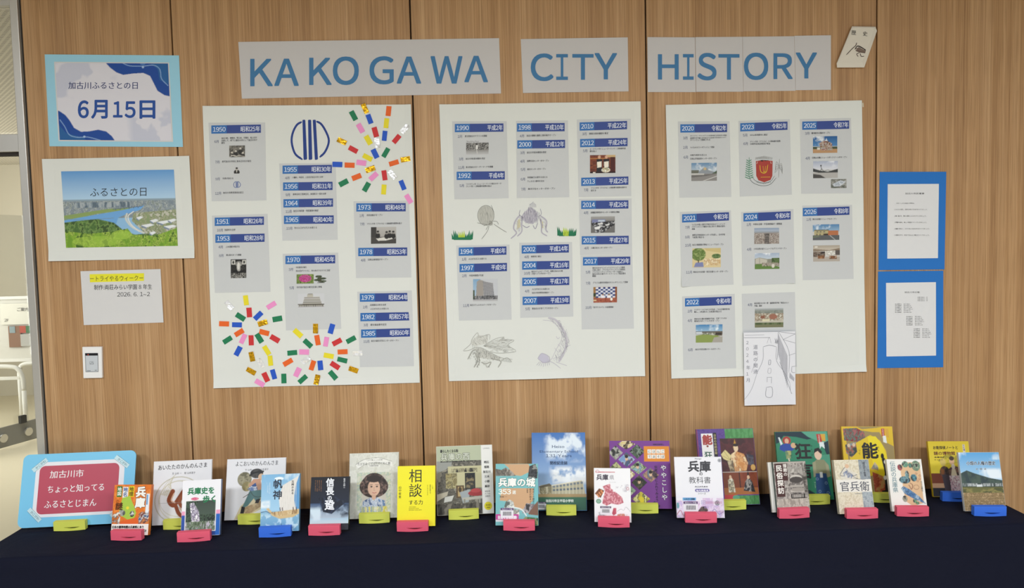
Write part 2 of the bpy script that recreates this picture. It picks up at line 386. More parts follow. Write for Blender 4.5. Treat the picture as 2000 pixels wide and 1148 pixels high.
mb = MB(); mb.box(k*LG-.03, k*LG+.03, -.03, 0, .2, .27); mb.build('clamp', mat('1c1c1c', .5), gp)
tag(gp, 'glass partition on a grey base rail with round steel studs', 'partition')

# ------------------------------------------------------------------ sheets on the wall
def bil(c, s, t):      # c = TL, TR, BR, BL; s to the right, t downwards
    c = [np.array(q, float) for q in c]
    return (c[0]*(1-s)+c[1]*s)*(1-t)+(c[3]*(1-s)+c[2]*s)*t
class Surf:            # distance of a sheet from the wall, as a function of x and z
    def __init__(s, base, amp=.0008, ph=0.0, quad=None, lift=0.0):
        s.b, s.a, s.ph, s.lift = base, amp, ph, lift
        if quad is not None:
            P = [on_y(*q) for q in quad]; s.x0, s.x1 = min(p[0] for p in P), max(p[0] for p in P); s.z0, s.z1 = min(p[2] for p in P), max(p[2] for p in P)
    def __call__(s, x, z):
        v = s.b+s.a*(1+math.sin(6.1*x+s.ph+1.7*z)*math.sin(5.3*z+2*s.ph))
        if s.lift:
            e = min(x-s.x0, s.x1-x)/.03; e2 = (z-s.z0)/.05
            v += s.lift*(max(0, 1-max(e, 0))**2*(.55+.45*math.sin(9*z+s.ph))+1.5*max(0, 1-max(e2, 0))**2*(.5+.5*math.sin(11*x+s.ph*3)))
        return v
def W3(surf, lay):
    def f(px, py):
        p = on_y(px, py, -surf.b-lay); return (p[0], -(surf(p[0], p[2])+lay), p[2])
    return f
def sheet(name, quad, surf, lay, th, mt, parent, nx=2, ny=2, curl=None, loc=None):
    f = W3(surf, lay); F = []; 
    for j in range(ny+1):
        for i in range(nx+1):
            s, t = i/nx, j/ny; p = list(f(*bil(quad, s, t)))
            if curl:
                cs, ct, r, h = curl; d = math.hypot((s-cs)/r, (t-ct)/r)
                if d < 1: p[1] -= h*(1-d)**2
            F.append(p)
    n = len(F); B = [(p[0], p[1]+th, p[2]) for p in F]; W = nx+1
    fs = [(j*W+i, (j+1)*W+i, (j+1)*W+i+1, j*W+i+1) for j in range(ny) for i in range(nx)]
    fs += [tuple(n+k for k in reversed(q)) for q in fs]
    rim = [i for i in range(W)]+[j*W+nx for j in range(1, ny+1)]+[ny*W+i for i in range(nx-1, -1, -1)]+[j*W for j in range(ny-1, 0, -1)]
    fs += [(rim[k], rim[(k+1) % len(rim)], rim[(k+1) % len(rim)]+n, rim[k]+n) for k in range(len(rim))]
    mb = MB(); mb.add(F+B, fs); me = mb.mesh(name)
    return link(name, me, mt, parent)
def rootat(name, quad):     # empties sit at the lower edge of what they carry; children keep world coordinates
    return empty(name)
PAPER = paper_mat('d6d5d6', 'white_paper'); PPOST = paper_mat('dfe1dd', 'poster_paper', .3, 5); PCARD = paper_mat('cbcdcf', 'card_paper', .1, 20)
INK = '2e2e34'; BLUEL = '3f78a8'
# heading banners: sheets taped edge to edge, letters printed on them
SER_I = [(0, 0), (100, 0), (100, 13), (61, 13), (61, 87), (100, 87), (100, 100), (0, 100), (0, 87), (39, 87), (39, 13), (0, 13)]
def banner(label, quads, letters, ph):
    r = empty('paper_banner'); sf = Surf(.0012, .0007, ph)
    for k, q in enumerate(quads):
        sheet('paper_sheet', q, sf, .0002*(k % 2), .0004, PBAN, r, 10, 4)
    for ch, box in letters:
        t = Text(); f = W3(sf, .0007)
        if ch == 'I':
            x0, y0, x1, y1 = box
            t.mb.add([f(x0+a/100*(x1-x0), y0+b_/100*(y1-y0)) for a, b_ in SER_I], [(0, 1, 2, 11), (3, 4, 9, 10), (8, 5, 6, 7)][:0]+[(11, 10, 3, 2, 1, 0), (10, 9, 4, 3), (9, 8, 7, 6, 5, 4)], t.mi(BLUEL))
        else: t.put(ch, 0, 0, 1, BLUEL, f, bold=.019, box=box, res=6, wide=True)
        t.build('letter', r)
    tag(r, label, 'banner')
PBAN = paper_mat('cbc8c9', 'banner_paper', .12, 12)
K = lambda a, b_, c, d: (400+a/3.333, 40+b_/3.333, 400+c/3.333, 40+d/3.333)
def cutq(q, k, n): return [bil(q, k/n, 0), bil(q, (k+1)/n, 0), bil(q, (k+1)/n, 1), bil(q, k/n, 1)]
Q1 = [(465.5, 82), (974.7, 74.6), (978.6, 182.5), (472.5, 192.7)]
banner('long white banner with blue letters KAKOGAWA', [cutq(Q1, k, 4) for k in range(4)],
       [('K', K(296, 250, 443, 428)), ('A', K(453, 249, 612, 426)), ('K', K(680, 243, 826, 420)), ('O', K(834, 235, 1003, 420)), ('G', K(1072, 233, 1230, 416)),
        ('A', K(1250, 235, 1408, 411)), ('W', K(1470, 232, 1677, 411)), ('A', K(1690, 230, 1843, 402))], .3)
K2 = lambda a, b_, c, d: (1000+a/2.667, 40+b_/2.667, 1000+c/2.667, 40+d/2.667)
Q2 = [(1017, 76.4), (1226, 73), (1227.6, 178.4), (1021.4, 181.7)]
banner('short white banner with blue letters CITY', [cutq(Q2, k, 2) for k in range(2)],
       [('C', K2(98, 172, 216, 316)), ('I', K2(230, 175, 291, 310)), ('T', K2(314, 175, 425, 309)), ('Y', K2(430, 170, 547, 307))], 1.4)
def P2(*a): return [(1000+x/2.667, 40+y/2.667) for x, y in a]
banner('white banner of four joined sheets with blue letters HISTORY', [P2((705, 87), (953, 88), (957, 373), (707, 373)), P2((955, 87), (1200, 85), (1205, 371), (959, 372)),
       P2((1201, 85), (1470, 82), (1477, 366), (1206, 369)), P2((1471, 80), (1661, 77), (1661, 361), (1478, 363))],
       [('H', K2(760, 176, 868, 308)), ('I', K2(890, 175, 946, 309)), ('S', K2(966, 169, 1065, 312)), ('T', K2(1075, 175, 1185, 308)), ('O', K2(1208, 168, 1335, 310)),
        ('R', K2(1362, 171, 1462, 305)), ('Y', K2(1478, 167, 1588, 302))], 2.6)

# small printed photographs on the timeline cards
def ph_people(p, seed=0, bw=True):
    p.n(p.M_r(0, 0, 100, 100), ['4a4844', '5a5751', '6b6862', '86827a'], 9, 6)
    for k, (x, y) in enumerate([(18, 62), (42, 50), (70, 30), (85, 66), (56, 68)][:4+seed % 2]): p.e(x, y+26, 14, 22, '302e2c'); p.e(x, y, 6, 10, 'd2ccc2'); p.e(x, y+6, 4, 4, '6a665f')
    p.l([(10, 80), (40, 92), (60, 86), (95, 94)], 5, 'c9c4ba'); p.l([(5, 95), (30, 82), (50, 93)], 4, 'd8d3c9')
def ph_portrait(p):
    p.r(0, 0, 100, 100, 'c9c9cc'); p.e(50, 78, 48, 38, '34322f'); p.e(50, 34, 19, 25, 'b5b0a8'); p.e(50, 18, 20, 12, '2c2a28'); p.p([(42, 60), (58, 60), (50, 90)], 'e5e2dc')
def ph_night(p):
    p.n(p.M_r(0, 0, 100, 100), ['141414', '1d1d1c', '2b2a29'], 6, 8); p.e(52, 25, 22, 14, '8a8884'); p.e(52, 42, 14, 22, 'b9b7b2', .8); p.e(50, 36, 8, 20, 'e4e2dc', .7)
    p.r(6, 5, 30, 28, 'd0cec8'); p.e(18, 17, 6, 8, '3a3938'); p.r(74, 5, 97, 28, 'd0cec8'); p.e(85, 16, 6, 8, '3a3938'); p.n(p.M_r(0, 72, 100, 100), ['1a1a19', '3c3b39', 'c5c2bb', '222120'], 14, 5); p.n(p.M_r(62, 35, 95, 60), ['222120', '4a4946', '1a1a19'], 6, 6)
def ph_flower(p): p.n(p.M_r(0, 0, 100, 100), ['4d6a2c', '71863c', 'a3b267', '3c5424'], 12, 7); p.n(p.M_e(50, 45, 36, 38), ['b0307c', 'd0499a', 'a32a6e', 'e07ab5', '7c3a52'], 10, 8)
def ph_tree(p):
    p.r(0, 0, 100, 100, 'ced0d4')
    for x, y, rx, ry in ((38, 22, 26, 15), (62, 45, 36, 13), (30, 62, 30, 14), (65, 76, 34, 12)): p.n(p.M_e(x, y, rx, ry), ['3f4a35', '566047', '2f3828'], 8, 6)
    p.r(46, 30, 52, 92, '4a4034'); p.r(26, 88, 84, 96, '3b4034')
def ph_hall(p):
    p.r(0, 0, 100, 100, 'cfd0d4'); p.r(36, 6, 58, 24, 'b8b3a8'); p.r(38, 2, 56, 7, '7a766e')
    for k in range(5): y = 24+k*10; x0 = 25-k*1.5; p.r(x0, y, 82+k*2, y+7, 'c2bdb1'); p.r(x0, y+4.5, 82+k*2, y+8, '56534d')
    p.r(0, 70, 100, 76, '5b5751'); p.r(4, 76, 97, 84, 'a8a498')
    for k in range(14): p.r(6+k*6.6, 76, 8+k*6.6, 90, '3d3a35')
    p.r(2, 88, 98, 91, '8b877f')
def ph_meeting(p):
    p.g(0, 0, 100, 60, 'b9b6b2', 'a8a4a0'); p.r(0, 0, 22, 60, '3c3a38'); p.r(0, 60, 100, 100, '45423f'); p.p([(20, 68), (70, 58), (100, 66), (62, 80), (30, 82)], 'd8d5cf')
    for x, y in ((28, 32), (62, 36), (74, 32), (88, 34)): p.e(x, y+20, 9, 16, '242322'); p.e(x, y, 5, 9, '8e8a84'); p.e(x, y-5, 5, 5, '1c1b1a')
    p.e(58, 76, 2, 5, 'f4f2ee')
def ph_crowd(p):
    p.r(0, 0, 100, 100, 'c9c9cc'); p.n(p.M_r(2, 18, 100, 66), ['262524', '4d4b49', '8c8986', 'c7c5c2', '3a3938'], 22, 12); p.g(2, 66, 100, 98, '8d8b88', 'c2c2c4')
    for k in range(9): p.l([(5+k*6, 4+k % 3*3), (8+k*6, 10+k % 2*4)], 2.5, '33312f')
    p.e(48, 28, 4, 7, '1b1a1a'); p.r(44, 34, 53, 62, 'e2e0dd'); p.l([(47, 60), (50, 92)], 4, 'dcdad6')
def ph_signing(p):
    p.n(p.M_r(0, 0, 100, 100), ['7a3a22', '8c4a2c', '602a1a'], 3, 9); p.r(0, 18, 60, 22, 'b5793f'); p.r(64, 0, 100, 14, 'cfae7c'); p.r(80, 12, 97, 92, '4d1c16'); p.r(0, 90, 100, 100, '2f1712')
    for x, s in ((37, 0), (64, 1)): p.r(x-11, 22, x+11, 90, '1f1d22'); p.e(x, 12, 5.5, 9, 'd6a98b'); p.p([(x-9, 38), (x+9, 35), (x+9, 66), (x-8, 70)], 'f0e8d8')
    p.n(p.M_e(62, 82, 17, 14), ['e8e2d0', 'c9b38c', '6d7a4a', 'f4f0e4'], 8, 6); p.r(12, 92, 22, 100, 'e8ddd0')
def ph_control(p):
    p.g(0, 0, 100, 26, 'a5a3a0', '8a8886'); p.r(0, 26, 100, 100, '6f6d6c'); p.r(6, 18, 60, 38, '7d82a8'); p.r(30, 22, 58, 32, 'c6d0dc'); p.n(p.M_p([(0, 38), (100, 30), (98, 52), (50, 98), (20, 96), (10, 60)]), ['1d1d20', '303035', '4a4a50', 'b8b8ba'], 10, 8)
    p.p([(14, 66), (40, 58), (38, 74), (20, 80)], 'e6e6e6'); p.p([(58, 50), (78, 44), (76, 54), (64, 58)], 'd8d8d8'); p.p([(28, 42), (50, 38), (50, 48), (30, 50)], 'dedede')
def ph_press(p):
    p.r(0, 0, 100, 100, 'a9763f')
    for j in range(6):
        for i in range(8): p.r(11+i*10, 3+j*11, 21+i*10, 14+j*11, ('2b3f7c' if (i+j) % 2 else 'd9dbe4'))
    p.r(0, 0, 11, 70, '9a7344'); p.r(91, 0, 100, 70, '8c4f2a'); p.r(0, 70, 100, 100, 'a4583f'); p.n(p.M_r(0, 70, 100, 100), ['9c5040', 'b0654a', '8e4434'], 6, 4)
    for x in (40, 66): p.r(x-8, 54, x+8, 70, 'eceaf0'); p.e(x, 49, 4, 5, 'c79a80'); p.e(x, 45, 4, 3, '2a2422')
    p.e(5, 50, 7, 12, '344028'); p.e(76, 78, 5, 9, 'f0ece4'); p.r(0, 80, 13, 88, 'd6b98c')
def ph_tower(p):
    p.r(0, 0, 100, 100, 'c4c6cc'); p.g(0, 0, 30, 100, '7fa6c8', 'b8c8d6'); p.p([(16, 12), (26, 4), (80, 22), (86, 88), (12, 92)], '6f7178')
    p.p([(16, 12), (26, 4), (40, 8), (44, 88), (13, 90)], '9d9690')
    for k in range(11): y = 12+k*6.3; p.l([(42, y), (81, y+9-k*.55)], 2.6, 'b2b0b2'); 
    p.r(8, 78, 92, 90, '5e5d60'); p.n(p.M_r(0, 76, 100, 92), ['4a4c50', '77767a', 'a09ea0', '3c3e40'], 16, 3); p.r(0, 92, 100, 100, 'b4b3b6'); p.n(p.M_r(0, 50, 7, 92), ['39443a', '54604e'], 3, 8)
def ph_stadium(p):
    p.g(0, 0, 100, 55, '5b86ad', 'c2cdd6'); p.cloud(0, 0, 100, 50, 'e8eaec', 4, 3); p.r(0, 40, 30, 58, '6b6c62'); p.p([(28, 50), (48, 30), (62, 28), (66, 40), (92, 52), (92, 62), (28, 58)], '8f959c'); p.r(48, 26, 58, 40, 'c9b184')
    p.p([(92, 50), (100, 42), (100, 62), (80, 60)], '4c5a44'); p.r(0, 60, 100, 100, '8b8785'); p.p([(0, 68), (100, 62), (60, 72), (0, 80)], '6d6967'); p.l([(45, 100), (100, 74)], 3, 'dcdad6'); p.r(0, 60, 50, 66, 'c3c0bc')
def ph_play(p):
    p.g(0, 0, 100, 60, '1f5590', '4f86bb'); p.cloud(0, 0, 50, 62, 'dfe4ea', 4, 4, .42); p.r(0, 62, 100, 80, '46523c'); p.r(0, 76, 100, 100, 'b98f66')
    p.n(p.M_p([(26, 40), (40, 30), (55, 22), (66, 34), (78, 44), (80, 84), (34, 84)]), ['8a6a50', 'c9b79a', '6a7d94', 'd8d2c4', 'a8492f', '5a4b3c'], 12, 9); p.p([(50, 30), (55, 12), (60, 30)], 'd7dbe0'); p.r(18, 66, 30, 80, 'd8d6cc')
def ph_skate(p):
    p.g(0, 0, 100, 50, 'a9b2c8', 'dcdde4'); p.cloud(0, 0, 100, 50, 'eef0f4', 4, 3); p.p([(0, 42), (30, 56), (60, 62), (100, 46), (100, 82), (50, 74), (0, 62)], '3c3e3e'); p.r(0, 68, 100, 100, 'b4b1ae'); p.p([(0, 74), (30, 80), (52, 100), (0, 100)], '4a4745')
    p.l([(32, 30), (34, 46), (30, 58)], 3, '2a2a2a'); p.l([(34, 44), (42, 58)], 3, '2a2a2a'); p.l([(40, 60), (60, 52), (75, 62)], 2, '2d2d2e'); p.e(32, 27, 3, 4, '222222')
def ph_aerial(p): p.n(p.M_r(0, 0, 100, 100), ['5e625a', '84857e', '6d6a60', 'a8a8a4'], 7, 5); p.p([(10, 55), (60, 15), (95, 30), (60, 78), (20, 80)], 'c9ced6'); p.n(p.M_p([(18, 55), (60, 24), (88, 34), (55, 70), (24, 72)]), ['d6dae0', '8c98a8', 'b6bcc4'], 6, 4)
def ph_library(p):
    p.g(0, 0, 100, 100, 'd9c996', 'dac79a'); p.p([(40, 0), (100, 0), (100, 26), (50, 14)], 'cdb980'); p.n(p.M_e(22, 32, 25, 33), ['5d7436', '7d9450', '4b602c', '97a868'], 9, 9); p.p([(12, 74), (38, 72), (40, 96), (6, 96)], '7d84b0'); p.r(20, 60, 24, 74, '5a4a34')
    p.n(p.M_e(84, 42, 16, 12), ['4f6a38', '6d8450'], 5, 5); p.r(82, 52, 84, 70, '5a4a34'); p.n(p.M_r(42, 55, 98, 88), ['c9a676', 'e4d3aa', 'b58a5e', 'f0e4c4'], 12, 7)
def ph_town(p): p.g(0, 0, 100, 26, '8e9fb8', 'b4bcc8'); p.n(p.M_r(0, 24, 100, 100), ['7b6a62', 'b6a9a0', '544c48', 'd8d0c8', '8c8078'], 20, 16); p.n(p.M_r(42, 30, 60, 100), ['5a5250', '8a827c', '4a4644'], 5, 16); p.g(0, 22, 100, 34, '98a4b2', '9a938e')
def ph_park(p):
    p.g(0, 0, 100, 50, '9fb0c8', 'd0d8e0'); p.cloud(0, 0, 100, 45, 'eef0f4', 4, 3); p.p([(0, 36), (18, 28), (52, 38), (96, 34), (100, 70), (0, 70)], '8a8a7c'); p.p([(4, 36), (18, 30), (50, 42), (50, 66), (4, 66)], 'c2bdb0'); p.l([(20, 32), (20, 66)], 2, '8c887c')
    p.n(p.M_r(68, 32, 100, 66), ['51683a', '6a8050', '3f5430'], 6, 6); p.p([(0, 70), (40, 66), (100, 86), (100, 100), (0, 100)], '5f7f3c'); p.n(p.M_r(30, 60, 100, 82), ['a39c8e', '8a8072', 'c5bcae', '6a6256'], 10, 4); p.e(74, 80, 6, 12, 'd9d4ca')
def ph_community(p):
    p.g(0, 0, 100, 45, '4d80b0', '93b2cc'); p.cloud(0, 0, 100, 42, 'e8eef4', 5, 3, .6); p.r(6, 36, 60, 70, 'b3a87e'); p.r(58, 40, 96, 70, 'b5704a'); p.r(6, 34, 60, 38, '3c3c3c')
    for x in (14, 26, 40): p.r(x, 44, x+7, 50, '4a5058'); p.r(x, 58, x+4, 70, '4a4238')
    p.r(44, 58, 58, 70, '3a2f2a'); p.r(0, 68, 100, 100, '5c5e60'); p.l([(64, 70), (84, 98)], 3, 'c9cacb'); p.p([(0, 76), (20, 72), (30, 78), (0, 84)], '6f7a62')
def ph_room(p):
    p.g(0, 0, 100, 34, 'a89c8c', 'cfc6b8'); p.p([(0, 22), (60, 30), (100, 18), (100, 32), (0, 36)], '8b7a68'); p.r(0, 36, 100, 64, 'b9b0a6'); p.e(12, 10, 6, 3, 'f4f0e8')
    p.n(p.M_r(0, 38, 44, 78), ['5b4b42', '7c6c60', '9a8c80', '4a3c34'], 10, 8); p.r(32, 40, 44, 50, '2c2626'); p.n(p.M_r(46, 34, 84, 64), ['d9d6d0', 'a49c92', 'ecebe6'], 9, 6); p.r(82, 32, 100, 60, '5a524e'); p.r(0, 70, 100, 100, 'b4aaa0'); p.n(p.M_r(18, 62, 42, 82), ['8a5a3c', '5a4030', 'a87850'], 7, 4); p.n(p.M_r(60, 64, 88, 84), ['8a5a3c', '5a4030', 'b09078'], 7, 4)
def ph_field(p):
    p.g(0, 0, 100, 45, '3d7fb5', '9fc0d8'); p.cloud(0, 0, 100, 42, 'dfe9f0', 4, 3, .5); p.r(0, 38, 100, 55, '66635c'); p.r(2, 40, 24, 54, 'c9cfd4'); p.r(70, 40, 98, 62, '6a5f54'); p.r(74, 46, 96, 58, '3c3632'); p.p([(0, 60), (30, 54), (75, 60), (100, 70), (70, 100), (0, 100)], '8a9a52'); p.p([(68, 72), (100, 66), (100, 100), (60, 100)], 'a8a39a'); p.n(p.M_r(24, 46, 72, 56), ['8b8c80', '5e6a4c', 'c6c2b8'], 10, 3)
def ph_campus(p):
    p.n(p.M_r(0, 0, 100, 34), ['7a8078', '949890', '868c82'], 3, 3); p.g(0, 0, 100, 12, 'b4b8bc', '8e938e'); p.n(p.M_r(0, 26, 100, 66), ['c3b9a8', '8c7460', 'a89a86', '6f6a5c', 'd9d2c4'], 12, 8)
    p.p([(20, 40), (34, 36), (36, 52), (22, 54)], '8c5c48'); p.e(64, 44, 14, 14, '9c6a58'); p.p([(0, 66), (100, 62), (100, 78), (0, 80)], 'bcb7a8'); p.p([(0, 80), (100, 78), (100, 100), (0, 100)], '77785a'); p.n(p.M_r(0, 74, 100, 84), ['4c5a3a', '6c7654'], 18, 2); p.r(26, 56, 52, 68, 'd9d2b4')
def emblem(t, f, cx, cy, sx, sy, col, k=1.0):    # five stroke city emblem: two arcs and three bars
    for x0, x1, x2, x3 in ((-14.3, -8.3, -4.9, -11.8), (-3.4, 3.1, 5.2, -1.8), (5.9, 12.2, 16.3, 10.1)):
        b_ = cy; t.poly([(cx+(x0+.3)*sx, b_-37.8*sy), (cx+(x0+1.2)*sx, b_-39*sy), (cx+(x1-1)*sx, b_-39.2*sy), (cx+x1*sx, b_-37.5*sy), (cx+x2*sx, b_+37*sy), (cx+(x2-1.4)*sx, b_+38.8*sy), (cx+(x3+.6)*sx, b_+39.2*sy), (cx+x3*sx, b_+37.8*sy)], col, f)
    L = [(-15.2, -35), (-24.5, -29.5), (-32, -16), (-35.2, -.5), (-33, 15), (-27, 29), (-14, 38.6)]
    Rr = [(13.2, -36), (21.8, -31.5), (29.8, -20), (37, -3), (36, 10.5), (29, 25), (19.5, 34)]
    for q in (L, Rr): t.stroke([(cx+x*sx, cy+y*sy) for x, y in spline(q, 3)], 4.1*sx*k, col, f)

def card(parent, sf, quad, bands, lines, photos, curl=None, ph=0):
    c = sheet('card', quad, sf, .0006, .0004, PCARD, parent, 6, 8, curl)
    f = W3(sf, .0011); f2 = W3(sf, .0009); t = Text()
    for year, era, (x0, y0), (x1, y1) in bands:
        sl = (y1-y0)/(x1-x0); w_ = x1-x0; b = Text(); H = 16.2
        for a, e, col in ((0, .31, '2f6cb0'), (.31, 1, '2c438c')):
            X0, X1 = x0+a*w_, x0+e*w_; n = 3; 
            for k in range(n):
                u, v = X0+(X1-X0)*k/n, X0+(X1-X0)*(k+1)/n
                b.poly([(u, y0+sl*(u-x0)+H), (v, y0+sl*(v-x0)+H), (v, y0+sl*(v-x0)), (u, y0+sl*(u-x0))], col, f2)
        bo = b.build('year_band', c, .5)
        t.put(year, x0+3.2, y0+12.3+sl*3, 11.8, 'e6ebf4', f, width=24.5*w_/96.5, slope=sl, bold=.008)
        n = len(era); wd = {4: 30, 5: 37.5}[n]*w_/96.5 if n in (4, 5) else 30
        t.put(era, x1-wd-1.8, y1+12.6-sl*wd, 11.6, 'e6ebf4', f, width=wd, slope=sl, bold=.008)
    for L in lines:
        if L[0] == 'm': t.put(L[3], L[1], L[2]+2.6, 6.6, '39456e', f, width=(8.3 if len(L[3]) == 2 else 11.3), slope=-.02)
        else:
            _, x0, x1, y, s = L; n = len(s); em = min(4.3, (x1-x0)/n*1.25)
            t.put(s, x0, y+1.6, em, INK, f, width=x1-x0, slope=-.02, bold=.012)
    for fn, x0, y0, x1, y1 in photos:
        if fn == 'emblem': emblem(t, f, (x0+x1)/2, (y0+y1)/2, (x1-x0)/72, (y1-y0)/78, '35549c', 1.3); continue
        p = Pic(max(20, (x1-x0)*1.15), max(16, (y1-y0)*1.15), 'cccccc', int(x0)); fn(p)
        q = [(x0, y0), (x1, y0-(x1-x0)*.016), (x1, y1-(x1-x0)*.016), (x0, y1)]
        p.build('photo_print', (lambda q: lambda u, v: W3(sf, .0012)(*bil(q, u, v)))(q), c, .55)
    t.build('lettering', c)
    return c
m_, x_ = 'm', 't'
# ---- first poster sheet
Qp1 = [(396, 207), (803, 204), (820, 747), (418, 757.5)]
s1 = Surf(.0022, .0011, .4, Qp1, .0045); po1 = empty('timeline_poster')
sheet('poster_sheet', Qp1, s1, 0, .0005, PPOST, po1, 30, 40)
card(po1, s1, [(407.4, 239.7), (518, 239.2), (520.6, 391.3), (413.9, 393)], [('1950', '昭和25年', (413, 245), (509.8, 243.2))],
     [(m_, 418.8, 276.5, '6月'), (x_, 432.7, 502, 270, '加古川町、神野村、野口村、平岡村、尾上村が'), (x_, 432.7, 502.5, 274.6, '合併して、県下11番目の市として加古川市が'), (x_, 432.7, 439.5, 279, '誕生'),
      (m_, 420.5, 316.5, '7月'), (x_, 434, 491, 315.6, '初代加古川市長に青木正夫氏が就任'), (m_, 421, 349.5, '9月'), (x_, 435, 456, 348.6, '市章が決まる'), (m_, 420.6, 377.5, '12月'), (x_, 436, 476, 376.5, '加古川市教育委員会設立')],
     [(ph_people, 448, 284.5, 478.8, 307), (ph_portrait, 457, 326.5, 468.4, 339), ('emblem', 456.6, 354.2, 469.8, 366.8)])
card(po1, s1, [(414.3, 421), (522.8, 417.7), (528.5, 569.7), (419.2, 571.8)], [('1951', '昭和26年', (419.7, 425), (515.8, 422.9)), ('1953', '昭和28年', (420.9, 457.9), (517, 456))],
     [(m_, 424, 449.5, '10月'), (x_, 439, 460, 449, '別府町を合併'), (m_, 427, 482.3, '4月'), (x_, 441, 468, 481.8, '上水道給水始まる'), (m_, 428, 499, '8月'), (x_, 442, 471.5, 498, '第1回川まつり開催')],
     [(ph_night, 450.9, 506.5, 481.2, 543)])
card(po1, s1, [(545.5, 319.3), (655.4, 318.2), (659.6, 468), (551.9, 469.9)], [('1955', '昭和30年', (552, 323.3), (648.2, 321.8)), ('1956', '昭和31年', (553, 356.2), (649.6, 354.8)), ('1964', '昭和39年', (553.7, 389), (650.6, 387.4)), ('1965', '昭和40年', (554.7, 421.1), (651.8, 420.4))],
     [(m_, 557, 347.5, '4月'), (x_, 571, 631, 346.5, '八幡村、平荘村、上荘村が加古川市と合併'), (m_, 558, 380.5, '9月'), (x_, 572, 637, 379.5, '東神吉村と西神吉村、米田町の一部を合併'), (m_, 558, 413, '11月'), (x_, 573, 622, 412, '加古川市民憲・市民憲章を制定'), (m_, 559.5, 446, '10月'), (x_, 575, 619, 445, '市の人口が10万人を超える')], [])
card(po1, s1, [(552.4, 495.5), (660.5, 493.2), (666.6, 641.9), (558.6, 645.2)], [('1970', '昭和45年', (557.6, 499.5), (654.8, 498))],
     [(m_, 564, 526, '3月'), (x_, 578, 599, 522, '市民憲章が誕生'), (x_, 578, 645, 529, '市の花がツツジに、市の木がクロマツに決定'), (m_, 565.5, 562, '5月'), (x_, 579.5, 629, 561, '市庁舎が加古川町北在家に移転')],
     [(ph_flower, 579.4, 535.7, 612.8, 553.9), (ph_tree, 613.4, 536.7, 637.9, 552.8), (ph_hall, 581.8, 573.5, 633.5, 602)])
card(po1, s1, [(690.5, 393), (799, 391.8), (803.7, 541.6), (695.7, 542.9)], [('1973', '昭和48年', (695.9, 396.9), (792.5, 396.5)), ('1978', '昭和53年', (699.7, 484), (795.5, 483.1))],
     [(m_, 702, 421, '1月'), (x_, 716, 747, 420.3, '市民会館がオープン'), (m_, 703, 437.5, '7月'), (x_, 717, 785, 437, 'マリンガ市（ブラジル）と姉妹都市提携を結ぶ'), (m_, 705, 508, '4月'), (x_, 719, 758, 507, '日岡山体育館がオープン')],
     [(ph_meeting, 724.6, 443.6, 773.7, 476)])
card(po1, s1, [(698, 569.6), (805, 567), (808.6, 714.7), (703.2, 716.8)], [('1979', '昭和54年', (702.8, 573), (798.6, 571.8)), ('1982', '昭和57年', (704, 611), (799.9, 609.3)), ('1985', '昭和60年', (705.3, 643.3), (800.9, 640.7))],
     [(m_, 709, 599.5, '2月'), (x_, 723, 754, 595.5, '印南郡志方町を合併'), (x_, 723.5, 759, 603, '人口が20万人を超える'), (m_, 710, 634.5, '3月'), (x_, 724, 755, 634, '総合福祉都市宣言'), (m_, 710, 666.5, '11月'), (x_, 725, 779, 665.5, '加古川総合文化センターがオープン')], [])
t = Text(); emblem(t, W3(s1, .0004), 604.8, 273, 1, 1, '1c3a86'); t.build('city_emblem', po1)
KC = dict(g='157a50', o='e8641f', b='1f55c4', y='e8d92a', r='cc2f33', p='ee94cc', G='gold', s='silver')
GOLD = mat('d9a520', .28, .75, name='gold_foil'); SILV = mat('f4f4f6', .3, .45, name='silver_foil')
def foil_mat(m, nm):
    nt = m.node_tree; b = nt.nodes['Principled BSDF']; tc = nt.nodes.new('ShaderNodeTexCoord'); n = nt.nodes.new('ShaderNodeTexVoronoi'); n.inputs['Scale'].default_value = 90
    nt.links.new(tc.outputs['Object'], n.inputs[0]); bp = nt.nodes.new('ShaderNodeBump'); bp.inputs['Strength'].default_value = .5; bp.inputs['Distance'].default_value = .004
    nt.links.new(n.outputs['Distance'], bp.inputs['Height']); nt.links.new(bp.outputs[0], b.inputs['Normal'])
foil_mat(GOLD, 'gold'); foil_mat(SILV, 'silver')
CONF = [(600+x/5.6, 195+y/5.6, a, c) for x, y, a, c in [(507,173,62,'g'),(632,95,65,'G'),(682,210,70,'b'),(890,123,96,'o'),(866,255,96,'y'),(847,393,96,'b'),(583,310,60,'p'),(745,353,75,'r'),(668,440,60,'y'),(1067,317,-48,'s'),(978,428,-50,'r'),(380,453,25,'G'),(503,543,28,'r'),(660,630,28,'y'),(742,588,64,'b'),(860,577,-60,'g'),(592,688,8,'p'),(464,714,2,'o'),(330,706,2,'b'),(690,758,-20,'G'),(540,843,-22,'o'),(398,907,-28,'g'),(726,837,-42,'p'),(648,952,-60,'g'),(845,825,82,'r'),(932,818,52,'s'),(1043,932,68,'b'),(1110,1083,58,'p'),(838,980,94,'y'),(948,690,-17,'o'),(1075,650,-10,'G'),(765,468,80,'s')]]
